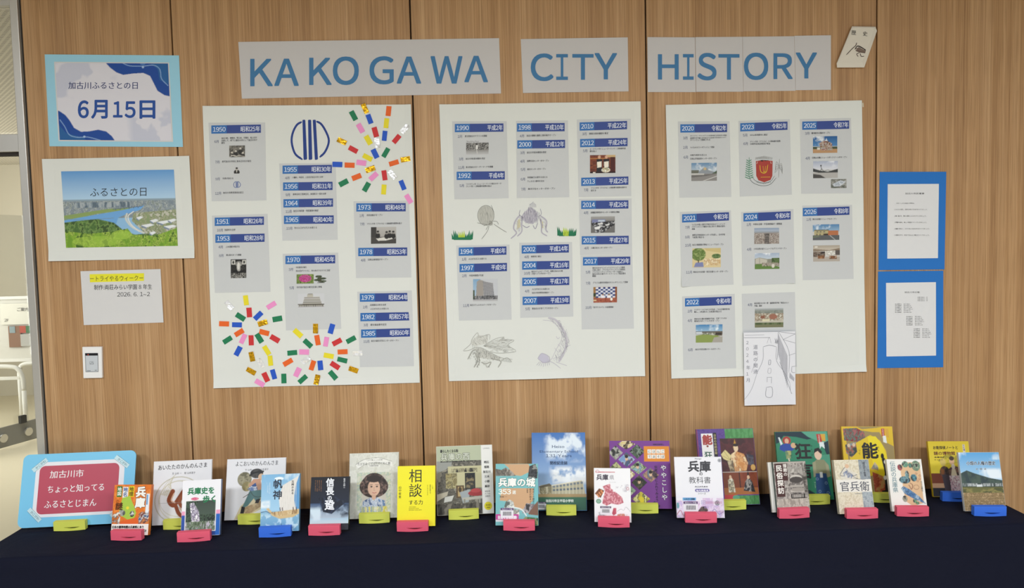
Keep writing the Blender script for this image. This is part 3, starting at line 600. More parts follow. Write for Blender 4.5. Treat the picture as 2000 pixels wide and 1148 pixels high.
CONF += [(405+x/5.741, 570+y/5.741, a, c) for x, y, a, c in [(248,150,50,'s'),(433,93,83,'y'),(470,230,86,'r'),(718,150,-32,'p'),(570,267,-44,'b'),(372,280,33,'g'),(620,348,-18,'G'),(785,302,-10,'g'),(188,357,2,'o'),(332,368,1,'b'),(357,456,-32,'o'),(226,538,-33,'g'),(400,525,-65,'p'),(491,542,88,'r'),(582,518,58,'g'),(637,455,14,'o'),(757,525,30,'r'),(345,663,-62,'b'),(499,725,78,'G'),(665,655,58,'y'),(706,770,84,'y'),(598,798,60,'s'),(491,888,30,'G'),(655,955,65,'r'),(742,923,74,'b'),(588,1020,30,'p'),(858,970,88,'g'),(1015,462,42,'y'),(1127,577,42,'g'),(1213,410,90,'G'),(1235,540,80,'o'),(952,682,-5,'g'),(1085,673,1,'p'),(1105,765,-35,'s'),(903,788,-30,'o'),(1178,823,-72,'o'),(1010,900,-65,'p'),(1070,978,-42,'g')]]
CONF += [(610+x/5.741, 560+y/5.741, a, c) for x, y, a, c in [(215,470,-74,'b'),(155,615,-80,'p'),(278,618,-28,'r'),(435,592,-28,'g'),(340,728,-3,'o'),(507,745,-3,'s'),(184,773,10,'y'),(337,820,13,'g'),(255,882,33,'r'),(462,928,20,'G'),(90,880,84,'b'),(233,990,48,'g'),(53,1040,-78,'G')]]
rg = random.Random(5)
for k, (x, y, a, c) in enumerate(CONF):
    a = math.radians(a); ux, uy = math.cos(a), math.sin(a); L, w_ = 9.6+rg.uniform(-.3, .3), 4.9+rg.uniform(-.3, .3)
    q = [(x-ux*L+uy*w_, y-uy*L-ux*w_), (x+ux*L+uy*w_, y+uy*L-ux*w_), (x+ux*L-uy*w_, y+uy*L+ux*w_), (x-ux*L-uy*w_, y-uy*L+ux*w_)]
    mt = GOLD if c == 'G' else SILV if c == 's' else mat(KC[c], .6)
    sheet('paper_strip', q, s1, .0014 if c in 'Gs' else .0011, .0004, mt, po1, 3, 2, (rg.choice((0, 1)), rg.choice((0, 1)), .8, .004 if c in 'Gs' else .0012))
tag(po1, 'white timeline poster of 1950 to 1985 with coloured paper strip fireworks', 'poster')

# ---- second poster sheet
Qp2 = [(858, 204), (1251, 198), (1259.5, 734), (877, 744)]
s2 = Surf(.0022, .0011, 1.9, Qp2, .0045); po2 = empty('timeline_poster')
sheet('poster_sheet', Qp2, s2, 0, .0005, PPOST, po2, 30, 40)
card(po2, s2, [(883.1, 237), (989.4, 236.7), (993.5, 387), (887.6, 389.4)], [('1990', '平成2年', (888.3, 242), (983.3, 241)), ('1992', '平成4年', (891.8, 335.2), (985.9, 334.3))],
     [(m_, 894, 266.5, '2月'), (x_, 908, 951, 266, '第1回加古川マラソンを開催'), (m_, 896, 310.5, '3月'), (x_, 909.5, 947.5, 310, '加古川市新基本構想を策定'), (m_, 895, 327, '11月'), (x_, 910, 963, 326.5, '第1回加古川ツーデーマーチを開催'),
      (m_, 897.5, 362.5, '5月'), (x_, 910.5, 979, 359.5, 'ワイタケレ市（ニュージーランド/現在のオーク'), (x_, 910.5, 960, 364, 'ランド市）と姉妹都市提携を結ぶ')], [(ph_crowd, 910, 274.5, 954.2, 302)])
card(po2, s2, [(1007.7, 236.2), (1109.2, 235.3), (1111.8, 385), (1009.5, 387)], [('1998', '平成10年', (1009.5, 241), (1102.8, 240.2)), ('2000', '平成12年', (1010.3, 274.2), (1103.6, 273))],
     [(m_, 1015, 265.5, '4月'), (x_, 1028.5, 1086, 265, '加古川運動公園陸上競技場がオープン'), (m_, 1016, 298.5, '3月'), (x_, 1029, 1067, 298, '加古川市基本構想を策定'), (m_, 1016, 315, '4月'), (x_, 1029.5, 1072, 314.5, '国際交流センターがオープン'), (m_, 1017, 331, '5月'), (x_, 1030, 1066, 330.5, '総合センターがオープン'),
      (m_, 1017, 350, '6月'), (x_, 1030, 1069, 346.5, '市制施行50周年を迎える'), (x_, 1030, 1063, 354, 'ウェルネス都市を宣言'), (m_, 1017.5, 369.5, '7月'), (x_, 1031, 1084, 369, '海洋文化センターがオープン')], [])
card(po2, s2, [(1126.6, 233.5), (1232, 231.8), (1232.9, 383), (1130, 384.7)], [('2010', '平成22年', (1131.9, 239.1), (1224.7, 236.2)), ('2012', '平成24年', (1132.9, 271.5), (1225.6, 269.3)), ('2013', '平成25年', (1135, 347.1), (1227.3, 344.5))],
     [(m_, 1137, 261.5, '3月'), (x_, 1151, 1188, 261, '新総合基本構想を策定'), (m_, 1138.5, 294.5, '5月'), (x_, 1152, 1222, 291, 'オークランド市（ニュージーランド）と姉妹都市提'), (x_, 1152, 1165, 295.5, '携を結ぶ'),
      (m_, 1140, 371, '7月'), (x_, 1154, 1224, 367, 'マリンガ市（ブラジル）と姉妹都市提携40周年を'), (x_, 1154, 1164, 371.8, '迎える')], [(ph_signing, 1152.2, 303.2, 1201.9, 338.4)])
card(po2, s2, [(1130.6, 388.3), (1233.3, 387.4), (1234.5, 496.2), (1133, 498)], [('2014', '平成26年', (1135, 392), (1227.3, 391)), ('2015', '平成27年', (1136, 461.2), (1227.8, 460.3))],
     [(m_, 1140, 415.5, '4月'), (x_, 1153.5, 1210, 415, '高機能消防指令センターの運用を開始'), (m_, 1141, 484.5, '4月'), (x_, 1154, 1196, 484, '人権文化センターがオープン')], [(ph_control, 1154, 423, 1200.8, 454.8)])
card(po2, s2, [(1133.7, 499), (1234.9, 496.8), (1238.1, 641.5), (1136.2, 643.2)], [('2017', '平成29年', (1138.4, 502.3), (1231, 500.9))],
     [(m_, 1144, 531.5, '5月'), (x_, 1157, 1220.5, 523, '東京2020オリンピックパラリンピック競技'), (x_, 1157, 1221, 527, '大会に向け、ブラジルパラリンピック委員会'), (x_, 1157, 1218, 531, 'ブラジルシッティングバレーボール協会と、'), (x_, 1157, 1222, 535, '加古川市の3者でパートナーシップ協定書を'), (x_, 1157, 1164, 539, '締結'),
      (m_, 1144, 553, '7月'), (x_, 1158, 1226, 552, 'ブラジル連邦共和国のホストタウンとして登録'), (m_, 1143.5, 600.5, '10月'), (x_, 1158, 1198, 600, '「見守りカメラ」の設置開始')], [(ph_press, 1159, 560.5, 1205, 591)])
card(po2, s2, [(891.2, 479.5), (994.9, 477.5), (999.3, 624), (896.5, 625.8)], [('1994', '平成6年', (895.9, 483.4), (989.1, 481.1)), ('1997', '平成9年', (897.4, 515.4), (990.2, 513.2))],
     [(m_, 902, 506, '1月'), (x_, 915, 950, 505.5, '人口が25万人を超える'), (m_, 902.5, 538.5, '2月'), (x_, 916.5, 944, 538, '市役所新館が完成'), (m_, 904.5, 596.5, '11月'), (x_, 918, 969, 595.5, '加古川ウェルネスパークがオープン')], [(ph_tower, 924, 545, 972, 588)])
card(po2, s2, [(1014.2, 474), (1117.2, 472.5), (1119.8, 618), (1016.3, 620.6)], [('2002', '平成14年', (1018.9, 479), (1111, 476.8)), ('2004', '平成16年', (1019.7, 510.4), (1111.8, 509)), ('2005', '平成17年', (1020, 542.2), (1111.8, 540.3)), ('2007', '平成19年', (1020.7, 579.3), (1112.8, 577.5))],
     [(m_, 1024, 501.5, '4月'), (x_, 1037, 1057, 501, '特例市に移行'), (m_, 1023.5, 533.5, '10月'), (x_, 1038, 1099, 530, '加古川ウェルピープラザ、国際交流のかけ橋'), (x_, 1038, 1076, 534.5, '子育てプラザがオープン'),
      (m_, 1025, 568.5, '4月'), (x_, 1039, 1073, 564.5, '人口が26万人を超える'), (x_, 1039, 1082, 571.5, '加古川知的障害者施設オープン'), (m_, 1026, 603, '5月'), (x_, 1039, 1090, 602.5, '東加古川子育てプラザがオープン')], [])
# cut paper grass
def grass(x0, y0, x1, y1, seed):
    r = random.Random(seed); f = W3(s2, .0008); t = Text(); w_ = x1-x0
    t.poly([(x0+.08*w_, y1), (x1-.06*w_, y1), (x1-.04*w_, y1-5), (x0+.06*w_, y1-5)], '17734f', f)
    for k in range(13):
        a = x0+w_*(.04+.92*k/12); h = (y1-y0)*r.uniform(.55, .98); d = (k/12-.5)*5; col = 'b6cf45' if 4 <= k <= 7 else '17734f'
        t.poly([(a-1.9, y1-1), (a+1.9, y1-1), (a+1.6+d*.4, y1-h*.55), (a+d, y1-h), (a-1.4+d*.3, y1-h*.5)], col, f)
    t.poly([(x0+.36*w_, y1), (x0+.62*w_, y1), (x0+.6*w_, y1-8), (x0+.38*w_, y1-8)], 'a9c83f', f)
    t.build('paper_grass', po2)
grass(883, 447, 923, 468.5, 1); grass(1089, 441, 1124.5, 461, 2)
def pencil(name, parent, sf, strokes, fills=(), lay=.0007):
    t = Text(); f0 = W3(sf, lay-.0002); f = W3(sf, lay)
    for q, col in fills:
        c0 = np.mean(q, 0); n = len(q)
        t.mb.add([f0(*p) for p in q]+[f0(*c0)], [(k, (k+1) % n, n) for k in range(n)], t.mi(col))
    for q, wd, col in strokes: t.stroke(spline(q, 4) if len(q) > 2 else q, wd, col, f)
    return t.build(name, parent, .8)
def hatch(q, n, L, ang, col, wd, seed):
    r = random.Random(seed); xs = [p[0] for p in q]; ys = [p[1] for p in q]; out = []
    def inside(x, y):
        c = False
        for (a, b_), (d, e) in zip(q, q[1:]+q[:1]):
            if (b_ > y) != (e > y) and x < (d-a)*(y-b_)/(e-b_)+a: c = not c
        return c
    while len(out) < n:
        x, y = r.uniform(min(xs), max(xs)), r.uniform(min(ys), max(ys))
        if inside(x, y): a = math.radians(ang+r.uniform(-18, 18)); l = L*r.uniform(.5, 1); out.append(([(x-l*math.cos(a)/2, y-l*math.sin(a)/2), (x+l*math.cos(a)/2, y+l*math.sin(a)/2)], wd, col))
    return out
def E_(cx, cy, rx, ry, n=20): return [(cx+rx*math.cos(k*2*math.pi/n), cy+ry*math.sin(k*2*math.pi/n)) for k in range(n)]
def c9(*a): return [(870+x/6.38, 380+y/6.38) for x, y in a]
G1, G2, G3 = '8f8f8b', 'adada7', 'bdbcb5'
st = [(E_(949, 420.5, 16, 19.5)+[(965, 420.5)], .8, G1)]
for k in range(5): st.append(([(939+k*4.6, 403+abs(k-2)*2), (938+k*4.9, 420), (944+k*2.4, 438)], .5, G2))
st += [(c9(*q), w_, G1) for q, w_ in (([(530, 370), (470, 365), (395, 350)], .9), ([(520, 375), (495, 378), (478, 392)], .9), ([(545, 385), (520, 460), (450, 555)], .9), ([(535, 385), (520, 410), (505, 438)], .9),
      ([(590, 330), (640, 335), (662, 372)], 1.0), ([(600, 365), (680, 420), (762, 470)], 1.1), ([(570, 130), (600, 210), (605, 260)], .8), ([(560, 330), (575, 350), (585, 385)], .8))]
st += hatch(E_(949, 420.5, 14, 17.5), 80, 6, 85, G2, .5, 10)
pencil('pencil_drawing', po2, s2, st, [(E_(949, 420.5, 16, 19.5), 'bfbfb8'), (c9((480, 140), (505, 145), (532, 225), (505, 228)), 'dc9a94'), (E_(957.5, 435.5, 5, 5), 'aaaaa4')])['label'] = 'grey pencil beetle with a red mark'
V1, V2, V3 = '9d99ab', 'b7b3c0', 'c6c3cc'
st = [(c9(*q), w_, c) for q, w_, c in (([(930, 250), (870, 330), (850, 420), (885, 480), (815, 548)], 2.6, V2), ([(960, 270), (950, 370), (950, 460), (895, 520)], 2.4, V2), ([(1180, 260), (1260, 330), (1250, 430), (1275, 470)], 2.6, V2),
      ([(1170, 280), (1200, 380), (1200, 470), (1268, 515)], 2.4, V2), ([(930, 190), (920, 250), (960, 280)], 1, V1), ([(1180, 175), (1195, 240), (1150, 280)], 1, V1), ([(960, 380), (1010, 410), (1050, 390)], 1.4, V1), ([(1090, 380), (1120, 425), (1150, 350)], 1.4, V1))]
for k in range(16): a = 970+k*13; st.append((c9((a, 150+abs(k-8)*11), (a+4, 240), (a+(8-k)*3, 350)), .8, V1 if k % 2 else V3))
for k in range(7): st.append((c9((1045+k*14, 160), (1050+k*12, 120), (1062+k*10, 85+abs(k-3)*12)), .6, V1))
st += hatch(c9((980, 220), (1060, 150), (1140, 220), (1150, 300), (1090, 370), (1000, 350), (930, 290)), 110, 6, 85, V1, .5, 6)+hatch(c9((870, 330), (930, 260), (960, 300), (940, 460), (880, 450)), 40, 5, 75, V2, .5, 7)+hatch(c9((1160, 260), (1260, 330), (1250, 430), (1200, 420)), 40, 5, 75, V2, .5, 8)
pencil('pencil_drawing', po2, s2, st, [(c9((980, 220), (1060, 150), (1140, 220), (1150, 300), (1090, 370), (1000, 350), (930, 290)), 'c2bfc8'), (c9((900, 320), (930, 300), (935, 400), (890, 440)), 'd3cda6'), (c9((1180, 310), (1215, 340), (1222, 415), (1195, 410)), 'd3cda6')])['label'] = 'mauve pencil crab with bent legs'
def c11(*a): return [(870+x/5.74, 550+y/5.74) for x, y in a]
st = [(c11(*q), w_, G2) for q, w_ in (([(200, 770), (280, 700), (300, 640), (360, 570), (380, 620), (490, 590), (495, 650)], 1), ([(200, 775), (260, 770), (330, 740), (400, 740), (500, 790), (620, 850), (750, 870)], 1.1),
      ([(250, 870), (300, 780), (340, 760)], 2.6), ([(320, 960), (360, 880), (330, 790)], 2.8), ([(350, 960), (380, 900), (370, 800)], 2), ([(400, 900), (450, 920), (510, 900), (480, 960)], 2.2), ([(510, 860), (620, 890), (590, 960)], 2.4),
      ([(420, 720), (560, 640), (660, 620), (620, 650), (770, 655), (700, 710), (790, 780), (600, 800), (500, 780)], 1), ([(620, 890), (690, 850), (745, 900)], 1))]
for k in range(9): st.append((c11((430, 722), (560+k*8, 660+k*13), (700+k*6, 665+k*13)), .6, G3))
for k in range(12): st.append((c11((300+k*20, 700+k*8), (310+k*22, 760+k*8), (300+k*23, 800+k*6)), .6, G2))
for k in range(8): st.append((c11((630+k*14, 862+k*2), (634+k*14, 892+k*2)), .6, G1))
st += hatch(c11((300, 650), (370, 600), (480, 600), (470, 690), (340, 720), (290, 700)), 60, 5, 60, G2, .5, 1)+hatch(c11((330, 750), (400, 740), (500, 800), (620, 850), (610, 890), (520, 870), (430, 860), (360, 850)), 90, 4, 80, G1, .5, 2)
st += hatch(c11((430, 722), (560, 645), (660, 630), (760, 660), (700, 710), (780, 780), (600, 795), (500, 770)), 90, 7, -4, G2, .45, 3)+hatch(c11((245, 870), (300, 780), (400, 800), (380, 960), (320, 960), (330, 860)), 50, 4, 70, G1, .5, 4)+hatch(c11((400, 890), (500, 880), (500, 955), (450, 960)), 20, 4, 80, G2, .5, 5)
pencil('pencil_drawing', po2, s2, st, [(c11((330, 750), (400, 740), (500, 800), (620, 850), (610, 890), (520, 870), (430, 860), (360, 850)), 'cacac4'), (c11((300, 650), (370, 600), (480, 600), (470, 690), (340, 720), (290, 700)), 'd2d2cc')])['label'] = 'grey pencil winged dragon'
def c12(*a): return [(1060+x/5.738, 550+y/5.738) for x, y in a]
st = [(c12(*q), w_, V3) for q, w_ in (([(60, 405), (130, 420), (180, 470), (240, 560), (270, 660), (240, 790), (180, 900)], 4.2), ([(0, 430), (90, 440), (150, 480), (205, 560), (210, 650), (150, 760), (95, 870), (40, 890)], 1), ([(40, 880), (120, 910), (200, 970)], 1.4), ([(150, 900), (270, 940)], 1.2), ([(150, 610), (170, 640), (190, 620)], 1)
      , ([(130, 740), (180, 790), (205, 740), (170, 700)], .9), ([(110, 860), (200, 830), (270, 730), (315, 710)], .9))]
for k in range(18): a = k/17; st.append((c12((165+a*110-a*a*20, 440+a*290), (195+a*115-a*a*25, 425+a*290+8)), .7, V1))
st += hatch(c12((60, 400), (180, 440), (270, 540), (300, 660), (270, 780), (180, 890), (100, 870), (190, 760), (215, 640), (190, 540), (120, 460)), 150, 5, 70, V2, .45, 9)
st += [(q, 1.1, V2) for q in ([(1050, 700), (1058, 690), (1072, 696), (1074, 706)], [(1074, 706), (1062, 708), (1051, 701)])]
for k in range(7): st.append(([(1054+k*3, 706), (1048+k*4.2, 716-abs(k-3))], .8, V2))
pencil('pencil_drawing', po2, s2, st, [([(1050, 700), (1058, 689), (1070, 694), (1074, 706), (1060, 709)], 'c5c2d2')])['label'] = 'mauve pencil sea serpent'
tag(po2, 'white timeline poster of 1990 to 2017 with pencil drawn beasts and paper grass', 'poster')

# ---- third poster sheet
Qp3 = [(1300, 205), (1683, 196), (1690.5, 725), (1311, 739)]
s3 = Surf(.0022, .0011, 3.3, Qp3, .0045); po3 = empty('timeline_poster')
sheet('poster_sheet', Qp3, s3, 0, .0005, PPOST, po3, 30, 40)
card(po3, s3, [(1323.8, 237.4), (1424.8, 236.7), (1428.3, 384.3), (1326.7, 386)], [('2020', '令和2年', (1328.6, 242.8), (1420.1, 241.8))],
     [(m_, 1334, 269.5, '3月'), (x_, 1348, 1419, 265, 'オリンピアン、パラリンピアンとの交流を通じた共生社会への取組'), (x_, 1348, 1418, 269.2, '姉妹都市交流で幅広く取り組みをする自治体で共生社会ホストタウ'), (x_, 1348, 1387, 273.4, 'タウンとして登録される'), (m_, 1334, 288, '2月'), (x_, 1348, 1395, 288, 'ツバルのホストタウンとして登録'),
      (m_, 1335, 307, '6月'), (x_, 1348, 1380, 303, '市制70周年を迎える'), (x_, 1348, 1400, 310, '日岡山学校給食センターがオープン')], [(ph_stadium, 1350.2, 318.5, 1400, 353.5)])
c23 = card(po3, s3, [(1442.3, 236.2), (1542.3, 232.7), (1546.6, 380), (1444.9, 383.8)], [('2023', '令和5年', (1445.7, 240.5), (1538, 237.4))],
     [(m_, 1451, 264, '5月'), (x_, 1465, 1499, 263.5, 'SDGs未来都市に選定'), (m_, 1452, 280.5, '6月'), (x_, 1465, 1524, 276.5, 'マリンガ市（ブラジル）との姉妹都市提携'), (x_, 1465, 1504, 281, '50周年記念訪問団が来加')], [])
card(po3, s3, [(1562.3, 232.7), (1661.7, 230.4), (1665.2, 377.4), (1565, 378.2)], [('2025', '令和7年', (1566.7, 237.4), (1658.2, 235.3))],
     [(m_, 1572, 260.5, '3月'), (x_, 1585, 1621, 260, '鶴池総合公園がオープン'), (m_, 1573, 309, '4月'), (x_, 1586, 1654, 308, '日岡山公園にニュースポーツゾーンがオープン')], [(ph_play, 1587.6, 266.5, 1635, 299), (ph_skate, 1588, 315, 1636, 348), (ph_aerial, 1622.8, 350, 1653, 367.5)])
card(po3, s3, [(1327.4, 414), (1427.5, 410.6), (1432.5, 555.5), (1331, 560)], [('2021', '令和3年', (1332, 418.4), (1423.7, 414.3))],
     [(m_, 1338, 444, '7月'), (x_, 1351, 1416, 438.5, 'ツバルの陸上選手が東京2020オリンピック'), (x_, 1351, 1416, 442.8, 'パラリンピック競技大会に向けた事前合宿を'), (x_, 1351, 1357, 447, '実施'), (m_, 1338, 463, '9月'), (x_, 1352, 1416, 459, '神野台学校給食センターが完成し、全中学校'), (x_, 1352, 1375, 463.5, 'で給食が始まる'),
      (m_, 1338, 479, '10月'), (x_, 1352, 1413, 478, '加古川図書館が移転リニューアルオープン'), (m_, 1340, 531.5, '11月'), (x_, 1354, 1422, 531, '東加古川公民館・防災支援センターがオープン')], [(ph_library, 1352.2, 485, 1407.6, 522.5)], (0, 1, .22, .006))
card(po3, s3, [(1447.4, 414), (1549.6, 408), (1552, 553), (1449.9, 558)], [('2024', '令和6年', (1451.9, 416.4), (1544.3, 412.3))],
     [(m_, 1458, 438.5, '1月'), (x_, 1471, 1527, 438, '中津水足線・平荘南野線が一部開通'), (m_, 1458.5, 487, '4月'), (x_, 1472, 1536, 486, '少年自然の家リニューアルグランドオープン')], [(ph_town, 1473, 445.5, 1521.4, 476.5), (ph_park, 1474, 494.5, 1522, 525.5)], (1, 1, .3, .005))
card(po3, s3, [(1567, 401.5), (1663.8, 399.9), (1667, 544.6), (1567.5, 547)], [('2026', '令和8年', (1567.8, 406), (1658.8, 403.2))],
     [(m_, 1575, 428.5, '1月'), (x_, 1587, 1634, 428, '野口公民館リニューアルオープン')], [(ph_community, 1587.3, 438.5, 1639, 469), (ph_room, 1588, 479.5, 1640, 510.8)])
card(po3, s3, [(1332.2, 578.8), (1434.6, 573.6), (1437.7, 718.8), (1334.9, 722)], [('2022', '令和4年', (1337.8, 582.4), (1428.7, 578.8))],
     [(m_, 1343, 607.5, '2月'), (x_, 1356, 1425, 604.5, 'エコクリーンピアはりまが完成、ごみの広域処理が始'), (x_, 1356, 1409, 609, '動し、2市2町のごみ処理が始まる'), (m_, 1343, 626, '4月'), (x_, 1356, 1419, 622.5, '東加古川公園の新施設が完成、子育てプラザの'), (x_, 1356, 1405, 627, '東加古川かこてらすがオープン'), (m_, 1344, 683, '6月'), (x_, 1358, 1407, 682, '加古川市民会館のホールがオープン')],
     [(ph_field, 1359, 634, 1411, 669)])
card(po3, s3, [(1448.6, 573.6), (1552, 570), (1556, 716), (1452, 718)], [], [(m_, 1460, 595, '4月'), (x_, 1473, 1540, 592, '両荘地区の小中一貫・義務教育学校「両荘みらい'), (x_, 1473, 1488, 597, '学園」開校')], [(ph_campus, 1474, 602.5, 1529.6, 639.5)])
# coat of arms drawn on the 2023 card
def cA(*a): return [(1295+x/5.738, 190+y/5.738) for x, y in a]
red = '9c2f2a'; gr = '5f9478'; gy = '9a9a98'; yl = 'd8b53a'
st = [(cA((965, 670), (965, 760), (962, 880)), .9, gr)]
for k in range(9): y = 700+k*24; st += [(cA((963, y+18), (935-k*2, y)), 1.6, gr), (cA((963, y+18), (990+k*3, y)), 1.6, gr)]
st += [(cA((960, 880), (1000, 950), (1100, 990), (1200, 975), (1270, 900)), .8, '4a5450'), (cA((985, 870), (1030, 930), (1110, 960), (1200, 945), (1250, 880)), .7, '4a5450'),
       (cA((1305, 690), (1300, 800), (1295, 900)), .8, gy)]
for k in range(5): st += [(cA((1300, 770+k*4), (1270-k*3, 720+k*30), (1262-k*2, 800+k*8)), .7, gy), (cA((1302, 770+k*4), (1325+k*2, 740+k*25), (1338, 810+k*12)), .7, gy)]
for k in range(14): st.append((cA((1035+k*14, 690-abs(k-6.5)*-2), (1042+k*14, 655+abs(k-6.5)*3), (1050+k*13, 690)), .7, gy))
for k in range(9): st.append((cA((1050+k*18, 955+abs(4-k)*-4), (1058+k*18, 975-abs(4-k)*4)), .6, '4a5450'))
st += [(cA((1085, 760), (1095, 830), (1130, 850), (1160, 830), (1175, 755)), 1.3, yl), (cA((1095, 895), (1200, 893)), .8, yl), (cA((1120, 770), (1130, 850)), .7, yl), (cA((1150, 770), (1140, 850)), .7, yl), (cA((1060, 720), (1050, 745)), .8, 'd8d0c8'), (cA((1205, 720), (1212, 745)), .8, 'd8d0c8')]
pencil('coat_of_arms', c23, s3, st, [(cA((1040, 715), (1110, 705), (1150, 708), (1228, 712), (1225, 880), (1205, 925), (1135, 952), (1070, 930), (1045, 880)), 'a8433c'), (cA((1060, 712), (1110, 702), (1190, 706), (1150, 722)), '2c2420'), (cA((1085, 830), (1175, 830), (1160, 860), (1085, 862)), yl)], .0012)['label'] = 'red shield drawing'
tag(po3, 'white timeline poster of 2020 to 2026 with eight photo cards', 'poster')
# pencil road drawing hanging over the lower edge
dr = empty('pencil_road_drawing'); qd = [(1452.3, 648.2), (1553.2, 646.8), (1553.6, 789.4), (1454, 792)]
class Sd(Surf):
    def __call__(s, x, z): return .0135+.0007*math.sin(9*x)
sdr = Sd(.0135); sheet('paper_sheet', qd, sdr, 0, .0004, paper_mat('e6e6ec', 'drawing_paper'), dr, 8, 10, (1, 1, .3, .003))
t = Text(); f = W3(sdr, .0006)
for k, ch in enumerate('2024年1月'): t.put(ch, 1457.2, 672+k*12.2, 8.4, '8b8b96', f)
for k, ch in enumerate('道路の開通'): t.put(ch, 1471, 681+k*12, 9.2, '8b8b96', f)
t.build('lettering', dr)
def cB(*a): return [(1480+x/4.782, 560+y/4.782) for x, y in a]
lg = '8e8e98'
st = [(cB(*q), w_, lg) for q, w_ in (([(-130, 425), (190, 418)], .5), ([(-120, 452), (60, 448)], .5), ([(-130, 475), (115, 473)], .7), ([(190, 418), (190, 560), (180, 680)], .7), ([(195, 418), (350, 440)], .7), ([(235, 492), (350, 440)], .6), ([(235, 492), (350, 525)], .6), ([(195, 420), (290, 600), (290, 800)], .7), ([(290, 640), (350, 620)], .6),
      ([(205, 700), (350, 1090)], .7), ([(50, 560), (110, 545), (175, 560)], .8), ([(50, 560), (48, 680), (-5, 800)], .6), ([(175, 560), (175, 690), (250, 800), (300, 900)], .6), ([(-5, 800), (-60, 960), (-130, 1060)], .5), ([(0, 650), (-60, 800)], .4),
      ([(103, 685), (120, 685), (117, 725), (101, 723), (103, 685)], .8), ([(97, 762), (122, 762), (120, 803), (95, 803), (97, 762)], .5), ([(85, 845), (130, 843)], .6), ([(88, 848), (86, 890)], .6), ([(128, 845), (127, 900)], .6), ([(80, 938), (132, 938), (132, 1025), (76, 1022), (80, 938)], .8), ([(318, 745), (350, 740)], .7), ([(318, 745), (318, 795), (350, 800)], .7), ([(300, 900), (310, 985), (350, 1000)], .5), ([(85, 530), (108, 470), (125, 530)], .4))]
for k in range(16): st.append((cB((192+k*5.5, 440+k*13), (194+k*5.5, 640+k*20), ), .45, lg))
for k in range(9): st.append((cB((155+k*4, 480+k % 3*12), (165+k*3, 500+k % 4*10), (160+k*3, 525)), .4, lg)); st.append((cB((300+k*5, 800+k*6), (296+k*5, 850+k*4)), .5, lg))
pencil('pencil_lines', dr, sdr, st)
tag(dr, 'white sheet with faint pencil road drawing below the right-hand poster', 'drawing')

# ---- left group
b1 = empty('date_notice'); q = [(87.5, 106.3), (349.6, 108.2), (357.4, 286.9), (96.7, 285.6)]; sb = Surf(.0012, .0006, .7)
sheet('backing_card', q, sb, 0, .0006, paper_mat('9fd3ea', 'pale_blue_card'), b1, 12, 8)
qi = [(105.8, 120.7), (330, 122), (338.3, 277), (114.4, 275.6)]; sheet('paper_sheet', qi, sb, .0006, .0004, PAPER, b1, 10, 7)
P = Pic(230, 158, 'dedce6', 3); P.cloud(0, 0, 55, 60, 'c9cbdc', 3, 2, .52, .04); P.cloud(60, 55, 100, 100, 'c9cbdc', 4, 3, .5, .04)
def zc(pts): # crop pixel -> percent inside the printed area
    return [((x-425)/(1270-425)*100, (y-475)/(1052-475)*100) for x, y in pts]
P.p(zc([(800, 470), (1280, 470), (1285, 724), (1230, 712), (1180, 680), (1155, 625), (1130, 570), (1080, 548), (1000, 553), (930, 563), (880, 545), (835, 510)]), '1d4a9c')
P.p(zc([(437, 835), (480, 865), (510, 905), (540, 960), (590, 988), (650, 985), (720, 972), (780, 985), (820, 1020), (845, 1060), (420, 1060), (420, 830)]), '1d4a9c')
P.p(zc([(1130, 470), (1290, 470), (1290, 640), (1200, 600), (1190, 520)]), '28619f'); P.p(zc([(420, 930), (480, 1000), (600, 1030), (640, 1060), (420, 1060)]), '28619f')
P.l(zc([(920, 470), (980, 495), (1080, 497), (1160, 490), (1205, 520), (1215, 590), (1260, 640)]), 1.0, '8fb0dc', 1, True); P.l(zc([(437, 900), (470, 950), (500, 1010), (560, 1030), (640, 1028), (730, 1050)]), 1.0, '8fb0dc', 1, True)
P.e(*zc([(1080, 478)])[0], 2.4, 2, '4f7dbb'); P.e(*zc([(1080, 505)])[0], 1, 1.4, 'a9c3e6'); P.e(*zc([(613, 1025)])[0], 1, 1.4, 'a9c3e6')
P.build('printed_waves', lambda u, v: W3(sb, .0012)(*bil([(108, 123), (328, 124), (335.5, 274.8), (117, 273.2)], u, v)), b1, .6)
t = Text(); f = W3(sb, .0014)
t.put('加古川ふるさとの日', 134, 172.6, 15.2, '27366e', f, width=135, slope=.0, bold=.012); [t.put(c_, 0, 0, 1, '234f9f', f, bold=.03, box=b_, res=5) for c_, b_ in (('6', (152.3, 196, 173.7, 231)), ('月', (178, 195, 210.6, 232)), ('1', (220.8, 197.8, 239.6, 229.6)), ('5', (243.5, 197.8, 265, 230.5)), ('日', (272.5, 196, 303.6, 232)))]
t.build('lettering', b1); tag(b1, 'pale blue mounted notice with the date and dark blue wave corners', 'notice')

b2 = empty('river_photo_poster'); q = [(83, 310.7), (370.4, 304.4), (380.8, 504), (96.5, 510)]; sb2 = Surf(.0014, .0007, 2.2, q, .004)
sheet('paper_sheet', q, sb2, 0, .0006, PPOST, b2, 14, 10)
P = Pic(232, 158, '8fbbe0', 7); P.g(0, 0, 100, 40, '5f98d2', 'b4d2ea')
P.n(P.M_r(0, 38.5, 100, 62), ['7d8a94', '9aa4aa', '66747c', 'b9bfc0', '86918c'], 46, 16); P.g(0, 37.5, 100, 40, '8fa6b8', '8a99a0'); P.n(P.M_r(10, 41, 60, 48), ['5c6c7a', '8896a0', 'a8b0b4'], 30, 5)
P.p([(0, 58), (40, 50), (60, 49), (66, 51), (30, 56), (0, 66)], '8aa060'); P.p([(0, 64), (30, 57), (52, 52), (72, 46), (68, 52), (56, 57), (48, 62), (46, 70), (52, 78), (48, 76), (42, 68), (28, 63), (10, 66), (0, 67)], '6fa6dc')
